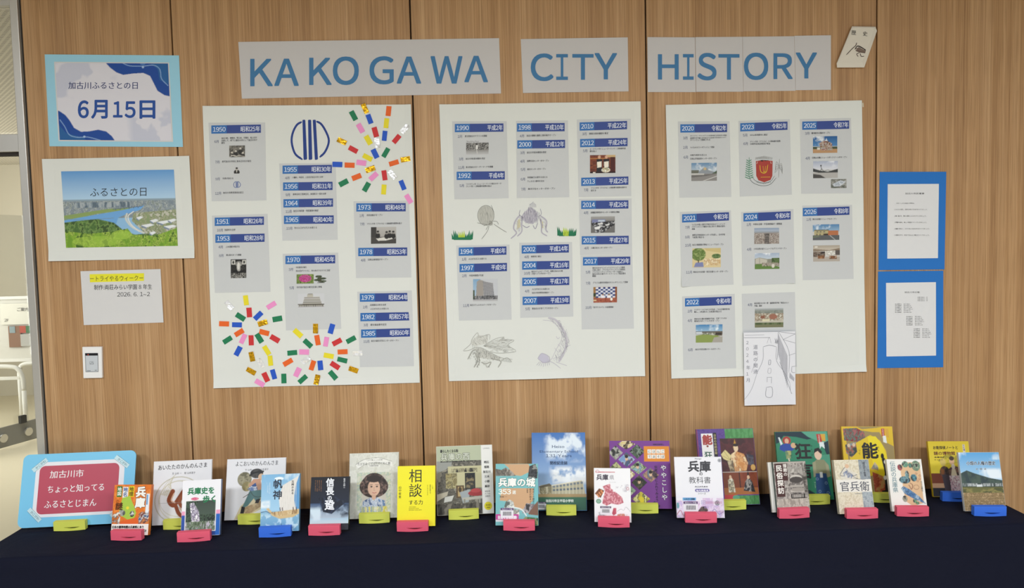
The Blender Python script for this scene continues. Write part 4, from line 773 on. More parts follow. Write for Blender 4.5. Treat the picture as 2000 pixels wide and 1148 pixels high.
P.l([(44, 50.5), (70, 47)], .8, '56687a'); P.l([(0, 62), (20, 64), (44, 62)], .6, '7a8ea0')
for k in range(6): P.r(46+k*4, 50-k*.5, 46.6+k*4, 52-k*.5, '56687a')
P.n(P.M_p([(0, 67), (12, 65), (30, 63), (44, 68), (52, 78), (62, 84), (100, 80), (100, 90), (0, 90)]), ['4a6a34', '5f8040', '7c9a54', '3a5428'], 22, 12)
P.n(P.M_p([(62, 56), (100, 52), (100, 84), (72, 84), (60, 66)]), ['8a9a70', 'a6a58c', '6c8050', 'c0bfb0'], 26, 14); P.l([(56, 57), (55, 64), (60, 74), (70, 82)], 2.4, 'cfd2cc', 1, True); P.l([(62, 54), (57, 60), (59, 70), (66, 80)], 1.2, 'e4e4de', 1, True)
for x, y, w_ in ((68, 72, 12), (82, 68, 14), (88, 74, 12), (76, 66, 8), (92, 66, 8), (64, 62, 6), (75, 82, 6)): P.p([(x, y), (x+w_*.7, y-2), (x+w_, y), (x+w_*.4, y+3)], 'e6eaee'); P.p([(x, y), (x+w_*.4, y+3), (x+w_*.4, y+5), (x, y+2)], '7788a0')
P.n(P.M_p([(0, 78), (20, 82), (40, 80), (56, 76), (60, 84), (80, 86), (100, 76), (100, 100), (0, 100)]), ['6f9a2c', '93b83c', '527a24', 'b8d25a', '41651f'], 18, 9, 3); P.put(P.M_e(28, 92, 22, 7), 'a9cc4c', .5); P.put(P.M_e(50, 84, 9, 6), 'a9cc4c', .6)
P.build('photo_print', lambda u, v: W3(sb2, .0008)(*bil([(119.5, 334.7), (339.7, 331.2), (347.4, 480), (129.3, 483.8)], u, v)), b2, .45)
t = Text(); t.put('ふるさとの日', 176, 382.6, 19, '2b3440', W3(sb2, .0011), width=110, slope=-.012); t.build('lettering', b2)
tag(b2, 'wide white sheet with a river landscape photograph', 'poster')

b3 = empty('credit_notice'); q = [(157.5, 529.5), (313.6, 525.3), (319.5, 629.5), (163.8, 634.7)]; sb3 = Surf(.0012, .0007, 4)
sheet('paper_sheet', q, sb3, 0, .0004, PAPER, b3, 10, 6)
t = Text(); f0 = W3(sb3, .0003); f = W3(sb3, .0005)
t.poly([(176, 551.2), (281.5, 548.3), (281.5, 533.3), (175.3, 535.4)], 'e6e02c', f0)
t.put('ートライやるウィークー', 176, 548.4, 11.4, '33332c', f, width=104, slope=-.015); t.put('制作:両荘みらい学園 8 年生', 184, 565.2, 11, '33353a', f, width=113, slope=-.012, bold=.006); t.put('2026. 6. 1~2', 229, 578.8, 11, '33353a', f, width=64, slope=-.012)
t.build('lettering', b3); tag(b3, 'small white notice with a yellow highlighted heading', 'notice')

sw = empty('wall_switch_panel'); qs = [(160.2, 677.5), (198.3, 677), (199.5, 738), (162.6, 738.8)]
class S0(Surf):
    def __call__(s, x, z): return s.b
sheet('plate', qs, S0(.012), 0, .0118, mat('efeeee', .35), sw).modifiers.new('bevel', 'BEVEL').width = .0015
qs2 = [(166.3, 689.8), (191, 689.5), (191.8, 725.7), (167.6, 726)]; sheet('touch_screen', qs2, S0(.0125), 0, .001, mat('c9ced4', .2), sw)
t = Text(); f = W3(S0(.0133), 0)
t.poly([(166.4, 694.4), (191.1, 694.1), (191, 689.7), (166.3, 690)], '26262a', f); W_f = W3(S0(.0136), 0)
for a in (((166.3, 689.8), (191, 689.5)), ((191, 689.5), (191.8, 725.7)), ((191.8, 725.7), (167.6, 726)), ((167.6, 726), (166.3, 689.8))): t.stroke(list(a), .6, '4a4c50', W_f)
t.stroke([(175.5, 706), (182, 706), (182, 711), (175.5, 711), (175.5, 706)], .5, '6a6c70', W_f); t.stroke([(176, 711), (180, 707), (183, 711)], .5, '6a6c70', W_f); t.stroke([(170, 724), (177, 723.8)], .8, '55585c', W_f); t.stroke([(185, 723), (189, 722.8)], .8, '55585c', W_f)
t.build('screen_marks', sw, .3); mb = MB(); p0 = on_y(172, 692.5, -.0145); mb.prism([(p0[0]+.0022*math.cos(a*.785), p0[2]+.0022*math.sin(a*.785)) for a in range(8)], -.0148, -.0132)
mb.build('indicator_lamp', mat('e0564a', .3), sw)
tag(sw, 'white wall control plate with a small grey screen', 'switch')

# ---- folded paper shogi-shaped plaque
pk = empty('paper_plaque'); O = [(1664, 51.5), (1710, 52.2), (1712.8, 60.4), (1688, 131.7), (1634.8, 131.9), (1634, 123.6)]; I = [(1666, 53.5), (1706.5, 54), (1706, 62), (1684.5, 122), (1637.5, 122.5), (1636.5, 121)]
ff, fb = W3(S0(.016), 0), W3(S0(.0012), 0); mb = MB(); n = 6
fm = W3(S0(.013), 0)
mb.add([ff(*p) for p in I]+[fm(*p) for p in O]+[fb(*p) for p in O], [tuple(reversed(range(n)))]+[(i, (i+1) % n, (i+1) % n+n, i+n) for i in range(n)]+[(i+n, (i+1) % n+n, (i+1) % n+2*n, i+2*n) for i in range(n)]+[tuple(range(2*n, 3*n))])
mb.build('folded_body', paper_mat('dcd5c8', 'folded_paper'), pk)
t = Text(); f = W3(S0(.0164), 0); t.put('歴', 1662.5, 66.8, 10, '2b2522', f, slope=.1, bold=.01); t.put('史', 1685, 69, 9.5, '2b2522', f, slope=.1, bold=.01); t.build('lettering', pk)
def ck(*a): return [(1620+x/6.754, 30+y/6.754) for x, y in a]
class Sk: b = .0162
pencil('ink_drawing', pk, S0(.0162), [(ck((360, 360), (345, 400), (300, 440), (222, 522)), 1.5, '5a4b44'), (ck((335, 450), (370, 405), (420, 420), (480, 462)), 1.8, '3a2f2a'), (ck((345, 460), (400, 480), (470, 490)), 2.6, '6d5c52'), (ck((400, 490), (360, 510), (380, 545)), 1.3, '4a3c36'), (ck((405, 500), (420, 540), (458, 540)), 1.3, '4a3c36')]
       +[(ck((365+k*13, 408+k*6), (372+k*13, 398+k*6)), .8, '221a18') for k in range(9)], [(ck((345, 440), (390, 420), (480, 468), (470, 500), (400, 490)), '7a6a60')], .0004)
tag(pk, 'slanted folded paper plaque with ink characters and a small horse', 'paper plaque')

# ---- two bright blue mounted text sheets
def mounted(q, qi, label, texts, ph):
    r = empty('mounted_text_sheet'); sf = Surf(.0012, .0006, ph)
    sheet('backing_card', q, sf, 0, .0006, paper_mat('2c74c4', 'bright_blue_card'), r, 8, 10); sheet('paper_sheet', qi, sf, .0006, .0004, paper_mat('e0e0e2', 'text_paper'), r, 6, 8)
    t = Text(); f = W3(sf, .0012)
    for s_, x0, x1, y, em in texts: t.put(s_, x0, y+em*.4, em, '3a3a3e', f, width=x1-x0)
    t.build('lettering', r); tag(r, label, 'text sheet')
R_ = lambda x: 1680+x/2.734
Y_ = lambda y: 320+y/2.734
mounted([(1718, 335.7), (1848, 335.4), (1844.6, 526), (1715.8, 527.4)], [(1733.8, 359.5), (1833.6, 359), (1831.8, 504), (1733, 505)], 'blue mounted sheet with evenly spaced text lines, upper of the two',
        [('加古川市民憲章', R_(240), R_(342), Y_(158), 3.6), ('わたくしたち加古川市民は、', R_(193), R_(290), Y_(210), 2.8), ('1 ふるさとを愛し、自然を大切にするまちをつくりましょう。', R_(182), R_(358), Y_(243), 2.9),
         ('1 働く喜びを、豊かな暮らしにひろげていきましょう。', R_(182), R_(353), Y_(278), 2.9), ('1 教養を高め、楽しい家庭をつくっていきましょう。', R_(182), R_(355), Y_(312), 2.9), ('1 健康で明るく、たすけあいのあるまちをつくりましょう。', R_(182), R_(370), Y_(346), 2.9), ('1 規律を守り、安全で住みよい郷土をつくりましょう。', R_(182), R_(370), Y_(380), 2.9)], .9)
L2 = [('加古川市の歌', R_(237), R_(318), Y_(685), 3.4)]
for k in range(3): L2.append(('作詞 加古川   市', R_(306), R_(360), Y_(712+k*9), 2.0))
for bx, by, n in ((186, 748, 6), (246, 815, 6), (285, 881, 6)):
    for k in range(n): L2 += [('緑の播磨野 流れる'[:7-k % 2], R_(bx), R_(bx+34), Y_(by+k*8.8), 1.9), ('清き川の'+'郷土よ永遠に'[:3+k % 3], R_(bx+46), R_(bx+80+(k*5) % 18), Y_(by+k*8.8), 1.9)]
mounted([(1715, 530), (1842.4, 528.5), (1842, 716.9), (1713.7, 718.7)], [(1730.5, 552.3), (1828, 550.8), (1828, 694.2), (1731.2, 696)], 'blue mounted sheet with three small blocks of text, lower of the two', L2, 2.9)
# strip of clear tape at the corner of the third poster
tp = sheet('adhesive_tape', [(1684, 201), (1686.5, 200.5), (1687, 209), (1684.5, 209)], S0(.0006), 0, .0003, mat('cbbd9f', .3), po3)

# ------------------------------------------------------------------ table cloth over the long table
mcl, nt, b = node_mat('navy_cloth'); N, L = nt.nodes, nt.links
tc = N.new('ShaderNodeTexCoord'); n1 = N.new('ShaderNodeTexNoise'); n1.inputs['Scale'].default_value = 5; n1.inputs['Detail'].default_value = 4; n1.inputs['Distortion'].default_value = .6
mp = N.new('ShaderNodeMapping'); mp.inputs['Scale'].default_value = (1, 1, 1.6); L.new(tc.outputs['Object'], mp.inputs[0]); L.new(mp.outputs[0], n1.inputs[0])
wv = N.new('ShaderNodeTexNoise'); wv.inputs['Scale'].default_value = 900; L.new(tc.outputs['Object'], wv.inputs[0])
mxh = N.new('ShaderNodeMath'); mxh.operation = 'MULTIPLY_ADD'; mxh.inputs[1].default_value = .04; L.new(wv.outputs[0], mxh.inputs[0]); L.new(n1.outputs[0], mxh.inputs[2])
bp = N.new('ShaderNodeBump'); bp.inputs['Strength'].default_value = .5; bp.inputs['Distance'].default_value = .02; L.new(mxh.outputs[0], bp.inputs['Height']); L.new(bp.outputs[0], b.inputs['Normal'])
b.inputs['Base Color'].default_value = (*lin('101324'), 1); b.inputs['Roughness'].default_value = .85; b.inputs['Specular IOR Level'].default_value = .15
b.inputs['Sheen Weight'].default_value = .04; b.inputs['Sheen Roughness'].default_value = .5; b.inputs['Sheen Tint'].default_value = (*lin('7080b0'), 1)
TX0, TX1, TY = -.600, 3.094, -.405
def cloth():
    # profile across the depth: up from the wall side, over the top, down the front
    prof = []; R0 = .012
    prof += [(-.004, ZT)]
    prof += [(TY*k/12, ZT) for k in range(1, 12)]
    for k in range(6): a = k/5*math.pi/2; prof.append((TY+R0-R0*math.sin(a), ZT-R0+R0*math.cos(a)))
    prof += [(TY-.0005, ZT-R0-(ZT-.05)*k/30) for k in range(1, 31)]
    nx = 200; mb = MB(); vs = []
    for y, z in prof:
        for i in range(nx+1):
            x = TX0+(TX1-TX0)*i/nx; yy, zz = y, z; d = ZT-z
            if z < ZT-R0: yy = y-.012*min(1, d/.6)*(1+math.sin(7*x+1.2*math.sin(2.1*x))*.9)-.0025*math.sin(23*x+4*z)*min(1, d/.1)
            elif z >= ZT-1e-6: zz = z-.0006*(1+math.sin(13*x+9*y))
            if 1.318 < x < 1.334 and z < ZT-R0: yy -= .002
            vs.append((x, yy, zz))
    W = nx+1; fs = [(j*W+i, (j+1)*W+i, (j+1)*W+i+1, j*W+i+1) for j in range(len(prof)-1) for i in range(nx)]
    mb.add(vs, fs)
    for xe, sg in ((TX0, -1), (TX1, 1)):        # hanging ends
        vv = []; nz, ny = 24, 16
        for k in range(nz+1):
            for j in range(ny+1):
                z = ZT-.0006-k/nz*(ZT-.04); y = -.004+(TY+.004)*j/ny; d = ZT-z
                vv.append((xe+sg*(.008*min(1, k/2.)+.012*d*(1+math.sin(20*y+1))), y-(.012*min(1, d/.6) if j == ny else 0), z))
        V = ny+1; ff = [(k*V+j, (k+1)*V+j, (k+1)*V+j+1, k*V+j+1) if sg < 0 else (k*V+j, k*V+j+1, (k+1)*V+j+1, (k+1)*V+j) for k in range(nz) for j in range(ny)]
        mb.add(vv, ff)
    return mb.build('table_cloth', mcl, smooth=True)
tag(cloth(), 'dark navy cloth covering the long display table', 'tablecloth')

# ------------------------------------------------------------------ book stands
YEL, RED, BLU = 'e0e562', 'ec6079', '3a74e6'
COLN = {YEL: 'yellow', RED: 'red', BLU: 'blue'}
def arcv(n, x0, x1, zmid, h): return [(x0+(x1-x0)*k/n, zmid-h*math.sin(math.pi*k/n)) for k in range(n+1)]
def lip_mesh(w_, h, d):     # foam lip with a smile shaped slot, front face at y=0, depth to +d
    mb = MB(); n = 12; a, b_ = .30*w_, .84*w_; up = arcv(n, a, b_, h*.36, h*.02); lo = arcv(n, a, b_, h*.36, h*.19)
    bow = lambda x: -h*.06*math.sin(math.pi*x/w_)
    # front face in columns
    for k in range(n):
        (x0, u0), (x1, u1) = up[k], up[k+1]; l0, l1 = lo[k][1], lo[k+1][1]
        mb.add([(x0, 0, u0), (x1, 0, u1), (x1, 0, h), (x0, 0, h)], [(0, 1, 2, 3)])
        mb.add([(x0, 0, bow(x0)), (x1, 0, bow(x1)), (x1, 0, l1), (x0, 0, l0)], [(0, 1, 2, 3)])
        mb.add([(x0, 0, u0), (x1, 0, u1), (x1, .008, u1), (x0, .008, u0)], [(3, 2, 1, 0)]); mb.add([(x0, 0, l0), (x1, 0, l1), (x1, .008, l1), (x0, .008, l0)], [(0, 1, 2, 3)])
        mb.add([(x0, .008, l0), (x1, .008, l1), (x1, .008, u1), (x0, .008, u0)], [(0, 1, 2, 3)], 1)
        mb.add([(x0, 0, h), (x1, 0, h), (x1, d, h), (x0, d, h)], [(0, 1, 2, 3)]); mb.add([(x0, 0, bow(x0)), (x1, 0, bow(x1)), (x1, d, bow(x1)), (x0, d, bow(x0))], [(3, 2, 1, 0)])
        mb.add([(x0, d, bow(x0)), (x1, d, bow(x1)), (x1, d, h), (x0, d, h)], [(3, 2, 1, 0)])
    for x0, x1 in ((0, a), (b_, w_)):
        mb.add([(x0, 0, bow(x0)), (x1, 0, bow(x1)), (x1, 0, h*.36), (x0, 0, h*.36)], [(0, 1, 2, 3)]); mb.add([(x0, 0, h*.36), (x1, 0, h*.36), (x1, 0, h), (x0, 0, h)], [(0, 1, 2, 3)])
        mb.add([(x0, 0, h), (x1, 0, h), (x1, d, h), (x0, d, h)], [(0, 1, 2, 3)]); mb.add([(x0, 0, bow(x0)), (x1, 0, bow(x1)), (x1, d, bow(x1)), (x0, d, bow(x0))], [(3, 2, 1, 0)])
        mb.add([(x0, d, bow(x0)), (x1, d, bow(x1)), (x1, d, h), (x0, d, h)], [(3, 2, 1, 0)])
    c = .006
    for xe, s in ((0, -1), (w_, 1)):
        q = [(xe, 0, 0), (xe, 0, h), (xe, d, h), (xe, d, 0)]; mb.add(q, [(0, 1, 2, 3) if s < 0 else (3, 2, 1, 0)])
    return mb
BLACK = mat('141416', .45)
def stand(col, x, y, yaw, width, lean, thick, back_h, label):
    """x, y: left front foot of the lip on the table"""
    r = empty('book_stand', (x, y, ZT+.0022), (0, 0, yaw)); h = .034
    lip_mesh(width, h, .020).build('lip', [mat(col, .62), mat('14110f', .8)], r)
    mb = MB(); D = .02+(.0105+thick+.004); mb.box(.014, width-.014, .0202, D+.05, -.0016, .0016); mb.build('base_plate', BLACK, r, bevel=.0006)
    mb = MB(); s_, c_ = math.sin(lean), math.cos(lean); y0 = .030+thick/max(c_, .5)+.002; w0, w1 = .02, width-.02; H = back_h
    v = [(w0, y0, .0016), (w1, y0, .0016), (w1, y0+.003, .0016), (w0, y0+.003, .0016), (w0+.012, y0+H*s_, H*c_), (w1-.012, y0+H*s_, H*c_), (w1-.012, y0+.003+H*s_, H*c_), (w0+.012, y0+.003+H*s_, H*c_)]
    mb.add(v, [(0, 3, 2, 1), (4, 5, 6, 7), (0, 1, 5, 4), (1, 2, 6, 5), (2, 3, 7, 6), (3, 0, 4, 7)]); mb.build('back_support', BLACK, r)
    tag(r, label, 'book stand', 'foam-lipped book stands on the table'); return r

# ------------------------------------------------------------------ books
POSE = {
'sign': (-.5949, -.1542, .055, .2853, .4103, .2665), 'map': (-.2032, -.2556, -.0823, .2429, .1377, .1753), 'aita': (-.0942, -.1711, .0464, .2156, .2116, .2315),
'hyogoshi': (.0615, -.2970, .0764, .2890, .1335, .1936), 'yoko': (.1608, -.1415, .0138, .2984, .2212, .2238), 'ho': (.3345, -.2775, .0367, .2821, .1363, .2008),
'nobu': (.5088, -.2738, -.0320, .2849, .1398, .1857), 'tabi': (.6305, -.1714, .0072, .2812, .1849, .2393), 'sodan': (.8208, -.2643, -.0338, .2829, .1380, .2127),
'nishi': (.9591, -.1648, .0266, .2801, .2130, .2536), 'shiro': (1.1765, -.2843, -.1004, .2809, .1541, .2160), 'school': (1.3167, -.1440, -.0943, .2781, .2057, .2901),
'purple': (1.6147, -.1471, -.1166, .2790, .2288, .2516), 'ken': (1.5341, -.2811, -.1434, .2797, .1317, .1896), 'kyokasho': (1.8373, -.2679, -.1010, .2901, .1709, .2165),
'noh': (1.9614, -.1504, -.0296, .3084, .2212, .2863), 'kyogen': (2.2759, -.1182, -.0624, .2796, .2032, .2590), 'minzoku': (2.2094, -.2624, .0259, .2503, .1235, .1850),
'nou2': (2.5350, -.1129, -.1266, .2432, .1919, .2711), 'kanbei': (2.4288, -.2851, -.0374, .2996, .1280, .1922), 'densetsu': (2.6280, -.2761, -.0946, .3059, .1250, .1866),
'notebook': (2.8640, -.1352, -.1076, .2647, .1519, .2094), 'jinken': (2.8847, -.2973, -.0910, .2644, .1445, .2093)}
ZB = .012
def book(key, label, col, spine_side, thick, art, texts, lip, spine=None, stickers=(), coat=.5, bg='ffffff', pages='e9e4d6', cat='book', behind=0.0):
    x, y, yaw, lean, w_, h = POSE[key]
    r = empty('book', (x, y, ZT+ZB)); r.matrix_world = Matrix.Translation((x, y, ZT+ZB)) @ Matrix.Rotation(yaw, 4, 'Z') @ Matrix.Rotation(-lean, 4, 'X')
    cov = mat(col, .35, coat=coat*.2); ct = .0014; sx = w_ if spine_side == 'R' else 0
    mb = MB(); mb.box(0, w_, 0, ct, 0, h)
    mb.box(0, w_, thick-ct, thick, 0, h)
    sp = [(w_-ct, w_), (0, ct)][spine_side == 'L']; mb.box(sp[0], sp[1], ct, thick-ct, 0, h, 1)
    mb.build('cover', [cov, mat(spine or col, .35, coat=coat*.2)], r)
    m = .0022; mb = MB(); a, b_ = (m, w_-ct-.0002) if spine_side == 'R' else (ct+.0002, w_-m); mb.box(a, b_, ct+.0002, thick-ct-.0002, m, h-m)
    mp_, nt_, bb = (None, None, None)
    mb.build('page_block', mat(pages, .8), r)
    to = lambda u, v: (w_*.004+u*w_*.992, -.0003, h*.996-v*h*.992)
    P = Pic(max(40, w_*620), max(40, h*620), bg, len(key)*7+3); art(P); P.build('cover_print', to, r, .42, coat*.22)
    t = Text(); f = lambda X, Y: (X/100*w_, -.0006, h-Y/100*w_)
    hv = h/w_*100      # text frame: x 0..100, y 0..hv, both in hundredths of the width
    for T_ in texts:
        s_, u, v, em, c = T_[:5]; o = T_[5] if len(T_) > 5 else {}
        vert, wd, bold = o.get('v'), o.get('w'), o.get('b', .0); Y = v/100*hv; sl = o.get('s', 0)
        bs = [(o['h'], .035)] if 'h' in o else []
        def go(c, bold, f):
            if vert:
                pt = o.get('p', 1.02)*em
                for k, ch in enumerate(s_):
                    if ch.strip(): t.put(ch, u-em/2, Y+k*pt+em*.86, em, c, f, bold=bold)
            else: t.put(s_, u, Y, em, c, f, width=wd, slope=sl, bold=bold)
        if 'h' in o: go(o['h'], bold+.045, lambda X, Y: (X/100*w_, -.0005, h-Y/100*w_))
        go(c, bold, lambda X, Y: (X/100*w_, -.0008, h-Y/100*w_))
    for (u, v, cu, *ks) in stickers:      # library label with a barcode
        kk = ks[0] if ks else 1.0; V0 = v/100*hv; v = 0; u0 = u; u = 0
        gg = lambda dz: (lambda X, Y: ((u0+X*kk)/100*w_, -dz, h-(V0+Y*kk)/100*w_))
        t.poly([(0, 22), (30, 22), (30, 0), (0, 0)], 'e4e4ea', gg(.0009)); t.poly([(0, 5), (30, 5), (30, 0), (0, 0)], cu, gg(.0011))
        for k in range(16): a = 5+k*1.3; e = .55+(k*7 % 3)*.15; t.poly([(a, 17), (a+e, 17), (a+e, 8), (a, 8)], '26262a', gg(.0011))
        t.put('両荘みらい学園', 3, 4, 3.2, 'eeeef2', gg(.0013), width=24)
    t.build('title_lettering', r, .35)
    if cat: tag(r, label, cat)
    # the stand that carries it
    if lip is None: return r
    c, x0, x1, yb, sl = lip
    A, B = on_z(x0, yb), on_z(x1, yb-(x1-x0)*.02); wd = .112
    ux = np.array([math.cos(yaw), math.sin(yaw)]); mid = (A[:2]+B[:2])/2; org = np.array([x, y]); n_ = np.array([-ux[1], ux[0]])
    # slide the lip so that its back touches the cover foot
    u = (mid-org)@ux; p = org+ux*(u-wd/2)-n_*(.0216)
    stand(c, float(p[0]), float(p[1]), yaw, wd, lean, thick+behind, min(.15, h*.72), sl)
    return r

# -- laminated sign on its stand
x, y, yaw, lean, w_, h = POSE['sign']
r = empty('display_sign'); r.matrix_world = Matrix.Translation((x, y, ZT+ZB)) @ Matrix.Rotation(yaw, 4, 'Z') @ Matrix.Rotation(-lean, 4, 'X')
def rr(x0, z0, x1, z1, rad, n=6): 
    o = []
    for cx, cz, a0 in ((x1-rad, z0+rad, -90), (x1-rad, z1-rad, 0), (x0+rad, z1-rad, 90), (x0+rad, z0+rad, 180)):
        o += [(cx+rad*math.cos(math.radians(a0+90*k/n)), cz+rad*math.sin(math.radians(a0+90*k/n))) for k in range(n+1)]
    return o
mb = MB(); mb.prism(rr(0, 0, w_, h, .022), 0, .005); mb.build('backing_board', mat('7fcbf0', .3, coat=.4), r)
X0, X1, Z0, Z1 = .049, .371, .035, .236; k = .03
mb = MB(); mb.prism([(X0+k, Z0), (X1-k, Z0), (X1, Z0+k*.9), (X1, Z1-k*.9), (X1-k, Z1), (X0+k, Z1), (X0, Z1-k*.9), (X0, Z0+k*.9)], -.0006, -.0001); mb.build('white_label', mat('ececf2', .3, coat=.4), r)
mb = MB(); mb.prism(rr(.063, .046, .352, .222, .02), -.0010, -.0007); mb.build('red_panel', mat('bd4f62', .35, coat=.4), r)
t = Text(); f = lambda X, Y: (X, -.0013, Y)
for s_, x0, z0, em, wd in (('加古川市', .101, .178, .030, .122), ('ちょっと知ってる', .098, .124, .030, .203), ('ふるさとじまん', .090, .069, .031, .187)): t.put(s_, x0, z0, em, 'f2eef0', f, width=wd, bold=.012, ysign=1)
t.build('lettering', r)
for cx, cz, a in ((.062, .226, 40), (.360, .226, -38), (.058, .045, -45), (.357, .046, 40)):
    q = MB(); L_, W_ = .031, .0085; ca, sa = math.cos(math.radians(a)), math.sin(math.radians(a)); P4 = [(-L_, -W_), (L_, -W_), (L_, W_), (-L_, W_)]
    q.prism([(cx+u*ca-v*sa, cz+u*sa+v*ca) for u, v in P4], -.0012, -.0008); tpo = q.build('tape', mat('c9e6ee', .3), r)
    t = Text(); g = lambda u, v: (cx+u*ca-v*sa, -.0015, cz+u*sa+v*ca)
    t.put('かこがわ', -.018, -.004, .0105, '3a4a58', g, width=.042, ysign=1); t.stroke([(-.03, .0085), (.03, .0085)], .0006, '3a4a58', g); t.stroke([(-.03, -.0085), (.03, -.0085)], .0006, '3a4a58', g); t.build('lettering', tpo)
tag(r, 'pale blue rounded sign with a red label at the left end of the table', 'sign')
A = on_z(108, 1036); p = np.array([x, y]); ux = np.array([math.cos(yaw), math.sin(yaw)]); u = (A[:2]-p)@ux; p = p+ux*u-np.array([-ux[1], ux[0]])*.0216
stand(YEL, float(p[0]), float(p[1]), yaw, .112, lean, .005, .17, 'yellow lipped stand under the pale blue sign')

# -- cover art
def a_map(P):
    P.r(0, 0, 100, 100, 'e0762c'); P.n(P.M_r(0, 0, 100, 78), ['e27a2c', 'd96e28', 'ea8a3c'], 5, 6); P.r(8, 3, 22, 24, '2f7a3a'); P.r(24, 4, 38, 26, 'f0f0ec'); P.r(40, 3, 54, 24, 'e8d020')
    P.p([(24, 26), (44, 22), (50, 32), (58, 44), (64, 56), (60, 66), (44, 70), (30, 64), (16, 60), (20, 44)], 'a9c94e'); P.e(40, 46, 4, 3, 'f0d83c')
    P.n(P.M_e(26, 56, 9, 6), ['8c8c88', 'b5b5b0', '5c5c58'], 5, 4); P.n(P.M_e(53, 58, 6, 6), ['26262a', 'e8e8e2', '4a4a4c'], 6, 5); P.n(P.M_p([(70, 56), (98, 50), (98, 76), (72, 78)]), ['3c5f8c', 'e8e4da', '8c3a2c', '20304a', 'd88a4c'], 9, 8)
    P.r(88, 18, 97, 56, 'e8eef4'); P.r(89, 20, 93, 40, '6aa0d0'); P.n(P.M_r(0, 55, 22, 78), ['e8e4da', '2a2a2a', 'e27a2c'], 6, 6); P.p([(26, 72), (70, 64), (70, 78), (20, 78)], 'e2662c'); P.r(0, 78, 100, 100, 'f2f0ea')
book('map', 'small orange book with a green map blob, in front of the pale blue sign', 'e0762c', 'R', .016, a_map,
     [('兵庫', 73, 4, 27, 'f6f4ee', {'v': 1, 'b': .05, 'h': '7a4420'}), ('地図', 15, 4.5, 11, 'f4f4ec', {'v': 1, 'b': .02}), ('地名', 31, 5, 12, '3a5a9c', {'v': 1, 'b': .02}), ('地理', 47, 4, 12, '5a4420', {'v': 1, 'b': .02}), ('の', 12, 29, 9, '6a3a1c', {'v': 1}), ('謎', 17, 35, 20, '5a3018', {'v': 1, 'b': .03}),
      ('日本の標準時間は兵庫県にあり', 3, 86, 7.2, '2a2624', {'w': 84, 'b': .04}), ('なぜ東経135度が標準時子午線に!?', 3, 93, 7.2, '2a2624', {'w': 92, 'b': .04}), ('地理・地名・地図の楽しい雑学', 3, 99, 4.6, '8a5a3c', {'w': 80})], (RED, 214, 272, 1059, 'red lipped stand holding the small orange map book'))
def a_aita(P):
    P.r(0, 0, 100, 100, 'ececf0'); P.ring(45, 62, 42, 37, 1.6, 'b9b39a', .8); P.ring(47, 63, 37, 32, 1.4, 'd0cab4', .8); P.ring(44, 60, 33, 28, 1, 'c6c0a8', .7)
    for k in range(7): P.l([(38-k*2, 22+k*3), (22+k*2, 36+k*2), (14+k*3, 52+k), (24+k*2, 46)], 1, 'c9c3a9', .7, True)
    P.l([(34, 48), (28, 62), (36, 70), (46, 58), (54, 48), (60, 54)], 7, '8f4a2c', 1, True); P.l([(60, 44), (52, 54), (46, 66), (54, 74), (64, 66)], 5.5, 'a25a3a', 1, True); P.l([(40, 72), (46, 84), (58, 90), (72, 84), (80, 66)], 6, '8f4a2c', 1, True)
    P.l([(36, 52), (32, 62), (38, 66)], 2, 'd9b49c', 1, True); P.l([(46, 74), (54, 82), (64, 82)], 2, 'd9b49c', 1, True); P.ring(66, 72, 16, 16, 2.4, '9c5636'); P.ring(66, 72, 9, 9, 2, 'b97a58'); P.l([(10, 66), (60, 66)], .4, '9a9a9a')
book('aita', 'white picture book with brown swirls, directly right of the orange book', 'ececf0', 'L', .009, a_aita, [('あいたたのかんのんさま', 8, 13.5, 9.8, '2c2a30', {'w': 84, 'b': .008, 's': -.025}), ('文 山本 一    絵 山本道子', 32, 21.5, 4.2, '55545c', {'w': 40})], (YEL, 321, 383, 1032, 'yellow lipped stand holding the white swirl picture book'), coat=.3)
def a_hyo(P):
    P.r(0, 0, 100, 100, 'ecebf0'); P.r(0, 55, 100, 62, 'eaa0c0'); P.g(0, 62, 100, 100, '2c52a8', '24488f'); P.r(88, 62, 100, 100, '1f62b8')
    P.r(9, 35.5, 89, 92, 'f2f2f2'); P.n(P.M_r(11, 37, 87, 91), ['26342c', '3a4c3c', '4f6650', '1c2620'], 14, 14, 3); P.g(40, 37, 87, 62, '3a463e', '46564a'); P.n(P.M_p([(20, 42), (30, 40), (44, 56), (48, 72), (40, 86), (28, 82), (24, 60)]), ['e0dce8', '6a5a78', 'a89cb8', '2c2e38', 'f4f2f6'], 16, 20)
    P.n(P.M_r(11, 74, 87, 91), ['4a5c44', '93a58c', '2c3a2c', '6c8064', 'b8b4c0'], 20, 9); P.e(33, 33.5, 10, 2.6, 'd8487a')
book('hyogoshi', 'white and blue book with green brush title and a forest procession photo', 'ecebf0', 'R', .017, a_hyo, [('兵庫史を', 14, 24.5, 19, '1f7a4c', {'w': 68, 'b': .035}), ('歩く', 54, 40, 19, '1f7a4c', {'w': 32, 'b': .035}), ('のじぎく文庫', 25, 34.5, 3, 'f4eef2', {'w': 16})], (RED, 352.5, 412, 1054, 'red lipped stand holding the blue and white book with forest photo'), spine='2a5fae')
